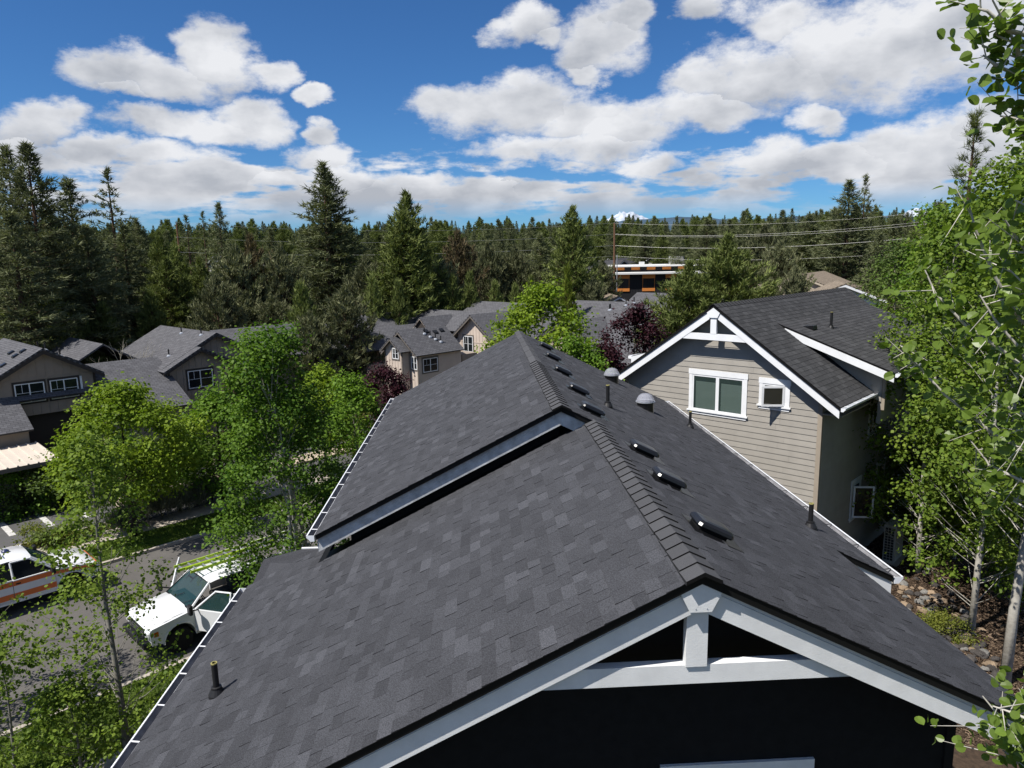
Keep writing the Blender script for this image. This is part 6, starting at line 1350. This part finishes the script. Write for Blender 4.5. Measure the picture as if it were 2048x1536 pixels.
# ------------------------------------------------------------------ near aspen at the right edge: leaves large enough to pick apart
na = thing('aspen_tree', 'near aspen whose large round leaves hang in from the right', 'tree', (4.02, 3.55, H1(4.02, 3.55)))
trunk_pts = [np.array(q, float) for q in ((4.02, 3.55, H1(4.02, 3.55)-0.2), (4.05, 3.5, 4.5), (3.98, 3.58, 8.0), (4.06, 3.52, 11.0), (4.0, 3.6, 13.5), (4.05, 3.55, 16.2))]
nat = MB(); nat.tube(trunk_pts, [0.105, 0.09, 0.072, 0.05, 0.03, 0.01], 9)
def trunk_at(z):
    for a, b in zip(trunk_pts[:-1], trunk_pts[1:]):
        if a[2] <= z <= b[2]: t = (z-a[2])/(b[2]-a[2]); return a*(1-t)+b*t
    return trunk_pts[-1]
NB = [  # branch polylines: photo pixel and distance
 [(2120, 190, 4.4), (2048, 128, 4.2), (2018, 62, 4.1), (1985, 0, 4.0)], [(2120, 175, 4.3), (2030, 148, 4.2), (1990, 130, 4.1), (1966, 110, 4.1)], [(2018, 62, 4.1), (1975, 22, 4.0), (1938, 12, 4.0)],
 [(2120, 250, 4.4), (2050, 240, 4.2), (2000, 232, 4.2)], [(2120, 300, 4.4), (2060, 275, 4.3), (2040, 270, 4.3)],
 [(2130, 700, 5.0), (2040, 640, 4.9), (1985, 545, 4.8), (1950, 455, 4.7), (1935, 400, 4.7)], [(2130, 560, 4.4), (2050, 500, 4.4), (2010, 440, 4.3)], [(2130, 800, 5.0), (2010, 705, 4.9), (1930, 650, 4.8), (1870, 585, 4.8), (1850, 540, 4.8)],
 [(2130, 950, 5.2), (1990, 870, 5.1), (1890, 790, 5.0), (1830, 725, 5.0), (1800, 690, 5.0)], [(2130, 780, 4.6), (2060, 720, 4.6), (1990, 640, 4.5), (1960, 590, 4.5)], [(2130, 900, 4.8), (2050, 830, 4.8), (1990, 800, 4.8)], [(2130, 620, 4.4), (2070, 590, 4.4), (2020, 540, 4.4)],
 [(2130, 1000, 4.9), (2040, 960, 4.9), (1980, 930, 4.9), (1940, 880, 4.9)], [(2130, 860, 4.3), (2080, 790, 4.3), (2040, 750, 4.3)], [(2130, 1080, 5.0), (2060, 1020, 5.0), (1995, 985, 5.0)], [(2130, 430, 4.6), (2070, 420, 4.6), (2030, 400, 4.6)],
 [(2140, 1560, 4.7), (2050, 1480, 4.6), (2005, 1440, 4.6), (1965, 1392, 4.6)], [(2120, 1600, 4.7), (2060, 1545, 4.6), (2030, 1510, 4.6)], [(2140, 1490, 4.6), (2060, 1440, 4.5), (2010, 1420, 4.5), (1985, 1412, 4.5)], [(2120, 1560, 4.6), (2045, 1530, 4.6), (2005, 1500, 4.6)], [(2120, 120, 4.2), (2040, 90, 4.1), (1990, 70, 4.1)]]
LM = []
for k in range(3):
    n = 12; pts = []
    for j in range(n):
        a = 2*math.pi*j/n; r0 = 0.5*(1-0.10*math.cos(a)); x = r0*math.cos(a)+(0.10 if j == 0 else 0); y = r0*math.sin(a)*0.98; pts.append((x, y, abs(y)*(0.16+0.08*k)-0.10*x*x))
    me = bpy.data.meshes.new('leaf'); me.from_pydata([(0, 0, -0.01)]+pts, [], [(0, 1+j, 1+(j+1) % n) for j in range(n)]); me.materials.append(None); LM.append(me)
nleaf_m = mat('near_aspen_leaf', (0.125, 0.190, 0.028), 0.38, 0.4, objvar=0.30, transl=0.42, var=0.10, vscale=2.0)
for me in LM: me.materials[0] = nleaf_m
rl = rnd(6); items = []
for pts in NB:
    W3 = [atd(u, v, D) for u, v, D in pts]; st = trunk_at(min(15.6, max(3.0, W3[0][2]-0.28))); W3 = [st*0.45+W3[0]*0.55+np.array([0, 0, 0.03])]+W3
    path = [st]+W3; k = len(path); nat.tube(path, [0.016*(1-0.86*i/(k-1))+0.0015 for i in range(k)], 6, False)
    for a, b in zip(W3[:-1], W3[1:]):
        L_ = np.linalg.norm(b-a); nn = max(2, int(L_/(0.030 if W3[0][2] < 12.6 else 0.036)))
        for i in range(nn):
            p = a+(b-a)*((i+rl.random())/nn); off = np.array([rl.gauss(0, .06), rl.gauss(0, .06), rl.gauss(0, .06)]); tip = p+off+np.array([0, 0, -0.02])
            items.append((p, tip, rl.uniform(0.046, 0.066)))
    # leafy side twigs
    for a, b in zip(W3[:-1], W3[1:]):
        for i in range(3 if W3[0][2] < 12.6 else 2):
            p = a+(b-a)*rl.random(); d = np.array([rl.gauss(0, .14), rl.gauss(0, .14), rl.gauss(0.02, .14)]); nat.tube([p, p+d], [0.004, 0.0015], 4, False)
            for j in range(8): q = p+d*rl.uniform(.3, 1.05); items.append((q, q+np.array([rl.gauss(0, .035), rl.gauss(0, .035), rl.gauss(-.01, .035)]), rl.uniform(0.042, 0.062)))
rgn = np.random.default_rng(17); gen_pts = []; gen_dir = []
for k in range(85):                                  # the rest of the crown, on the side away from the house
    z = 4.5+11.4*(k+rgn.random())/85; a = rgn.uniform(-2.1, 0.75); rad_ = (0.35+1.25*math.sqrt(rgn.random()))*min(1.0, (16.9-z)/4.0)
    st = trunk_at(z-0.55*rad_); c = np.array([st[0]+rad_*math.cos(a), st[1]+rad_*math.sin(a), z+0.15*rad_]); nat.tube([st, (st+c)/2+np.array([0, 0, -0.04]), c], [0.010, 0.006, 0.0025], 5, False)
    n_ = 44; f_ = rgn.uniform(0.12, 1.05, (n_, 1)); gen_pts.append(st+(c-st)*f_+rgn.normal(0, 0.13, (n_, 3)))
gen_pts = np.concatenate(gen_pts)
nat.build('trunk', abark, na, smooth=True)
def inview(p):
    q = p-CAM; z = q@FW; u = 1024+F_PX*(q@RT)/z; v = 768-F_PX*(q@UP)/z; return -20 < u < 2068 and -20 < v < 1556
vis = [it for it in items if inview(it[1])]; rest = [it for it in items if not inview(it[1])]
rl.shuffle(vis); crown = MB(); CEN = 0
def leaf_matrix(tip, size):
    nrm = Vector((rl.gauss(-.25, .5), rl.gauss(-.2, .5), rl.gauss(.55, .5))).normalized(); ax = Vector((rl.gauss(0, 1), rl.gauss(0, 1), rl.gauss(-.6, .6))); ax = (ax-nrm*ax.dot(nrm)).normalized(); by = nrm.cross(ax)
    return Matrix(((ax.x*size, by.x*size, nrm.x*size, tip[0]), (ax.y*size, by.y*size, nrm.y*size, tip[1]), (ax.z*size, by.z*size, nrm.z*size, tip[2]), (0, 0, 0, 1)))
co = link('crown', bpy.data.meshes.new('crown'), na); co['kind'] = 'stuff'; VV = []; FF = []
for i, (p, tip, size) in enumerate(vis+rest):
    m4 = leaf_matrix(tip, size)
    if i < 300 and i < len(vis):
        o = link('leaf', LM[i % 3], na); m4.translation -= Vector(BASE[na]); o.matrix_basis = m4
    else:
        me = LM[i % 3]; b = len(VV); VV += [tuple((m4 @ v.co)-Vector(BASE[na])) for v in me.vertices]; FF += [tuple(b+j for j in q.vertices) for q in me.polygons]
for p in gen_pts:
    if inview(p) and rl.random() < 0.8: continue
    m4 = leaf_matrix(p, rl.uniform(0.045, 0.066)); me = LM[rl.randrange(3)]; b = len(VV); VV += [tuple((m4 @ v.co)-Vector(BASE[na])) for v in me.vertices]; FF += [tuple(b+j for j in q.vertices) for q in me.polygons]
co.data.from_pydata(VV, [], FF); co.data.materials.append(nleaf_m)
# ------------------------------------------------------------------ snow mountain and blue hills on the horizon
def ridge_mesh(name, D, pts, depth, m, seed, rough):
    """a range of peaks: skyline from photo pixels at distance D, given real depth"""
    rg = np.random.default_rng(seed); us = np.linspace(pts[0][0], pts[-1][0], 90); vs_ = np.interp(us, [p[0] for p in pts], [p[1] for p in pts])+rg.normal(0, rough, 90)
    V = []; rows = 9; base = -200.0
    for j in range(rows):
        f = abs(j-4)/4.0; dd = D+(j-4)/4.0*depth
        for u, v in zip(us, vs_):
            P = atd(u, v, D); Q = P*np.array([dd/D, dd/D, 1]); zt = P[2]; V.append((Q[0], Q[1], base+(zt-base)*(1-f)**0.8*(1+(0 if j == 4 else rg.normal(0, .05)))))
    n = 90; F = [(j*n+i, j*n+i+1, (j+1)*n+i+1, (j+1)*n+i) for j in range(rows-1) for i in range(n-1)]
    return tag(link(name, np_mesh(name, V, F, m)), kind='structure')
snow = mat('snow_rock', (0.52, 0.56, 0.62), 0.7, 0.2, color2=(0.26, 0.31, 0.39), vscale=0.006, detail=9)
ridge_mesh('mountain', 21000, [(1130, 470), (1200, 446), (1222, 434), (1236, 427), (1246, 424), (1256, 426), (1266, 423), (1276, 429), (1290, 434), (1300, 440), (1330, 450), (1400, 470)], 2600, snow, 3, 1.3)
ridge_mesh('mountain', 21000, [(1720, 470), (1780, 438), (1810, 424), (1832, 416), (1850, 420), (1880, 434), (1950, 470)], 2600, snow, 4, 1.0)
ridge_mesh('hills', 9000, [(900, 470), (1100, 452), (1300, 438), (1360, 434), (1500, 440), (1650, 428), (1800, 432), (2100, 450)], 1800, mat('hazy_hill_forest', (0.045, 0.075, 0.11), 0.9, 0.1, var=0.2, vscale=0.004), 5, 0.8)  # hill forest shifted to blue: distance haze painted into its colour
# ------------------------------------------------------------------ understorey at the right and saplings at the lower left
for k, (u, v, h, rd) in enumerate([(1872, 1118, 4.6, 1.3), (1950, 1175, 5.2, 1.4), (2035, 1230, 5.0, 1.4), (1800, 1085, 3.4, 0.9), (1915, 1085, 5.6, 1.4), (2000, 1110, 6.5, 1.6)]):
    P = atz(u, v, 1.5); broadleaf('aspen_sapling', 'leafy aspen sapling filling the row of aspens by the stone bed', tuple(P), h, rd, 0.7, 60, 5200, 0.085, aspen_l, abark, 500+k, 0.04, 'column', clump=0.42, hexa=True, limb_r=0.25, group='aspen saplings by the stone bed')
for k, (u, v, h, rd, n, lab) in enumerate([(40, 1590, 4.2, 1.4, 3400, 'bushy aspen sapling at the edge of the front lawn'), (165, 1560, 2.4, 1.2, 2600, 'low leafy sapling at the foot of the slim lawn aspen'), (-60, 1420, 6.2, 1.9, 4200, 'aspen reaching in over the front lawn kerb')]):
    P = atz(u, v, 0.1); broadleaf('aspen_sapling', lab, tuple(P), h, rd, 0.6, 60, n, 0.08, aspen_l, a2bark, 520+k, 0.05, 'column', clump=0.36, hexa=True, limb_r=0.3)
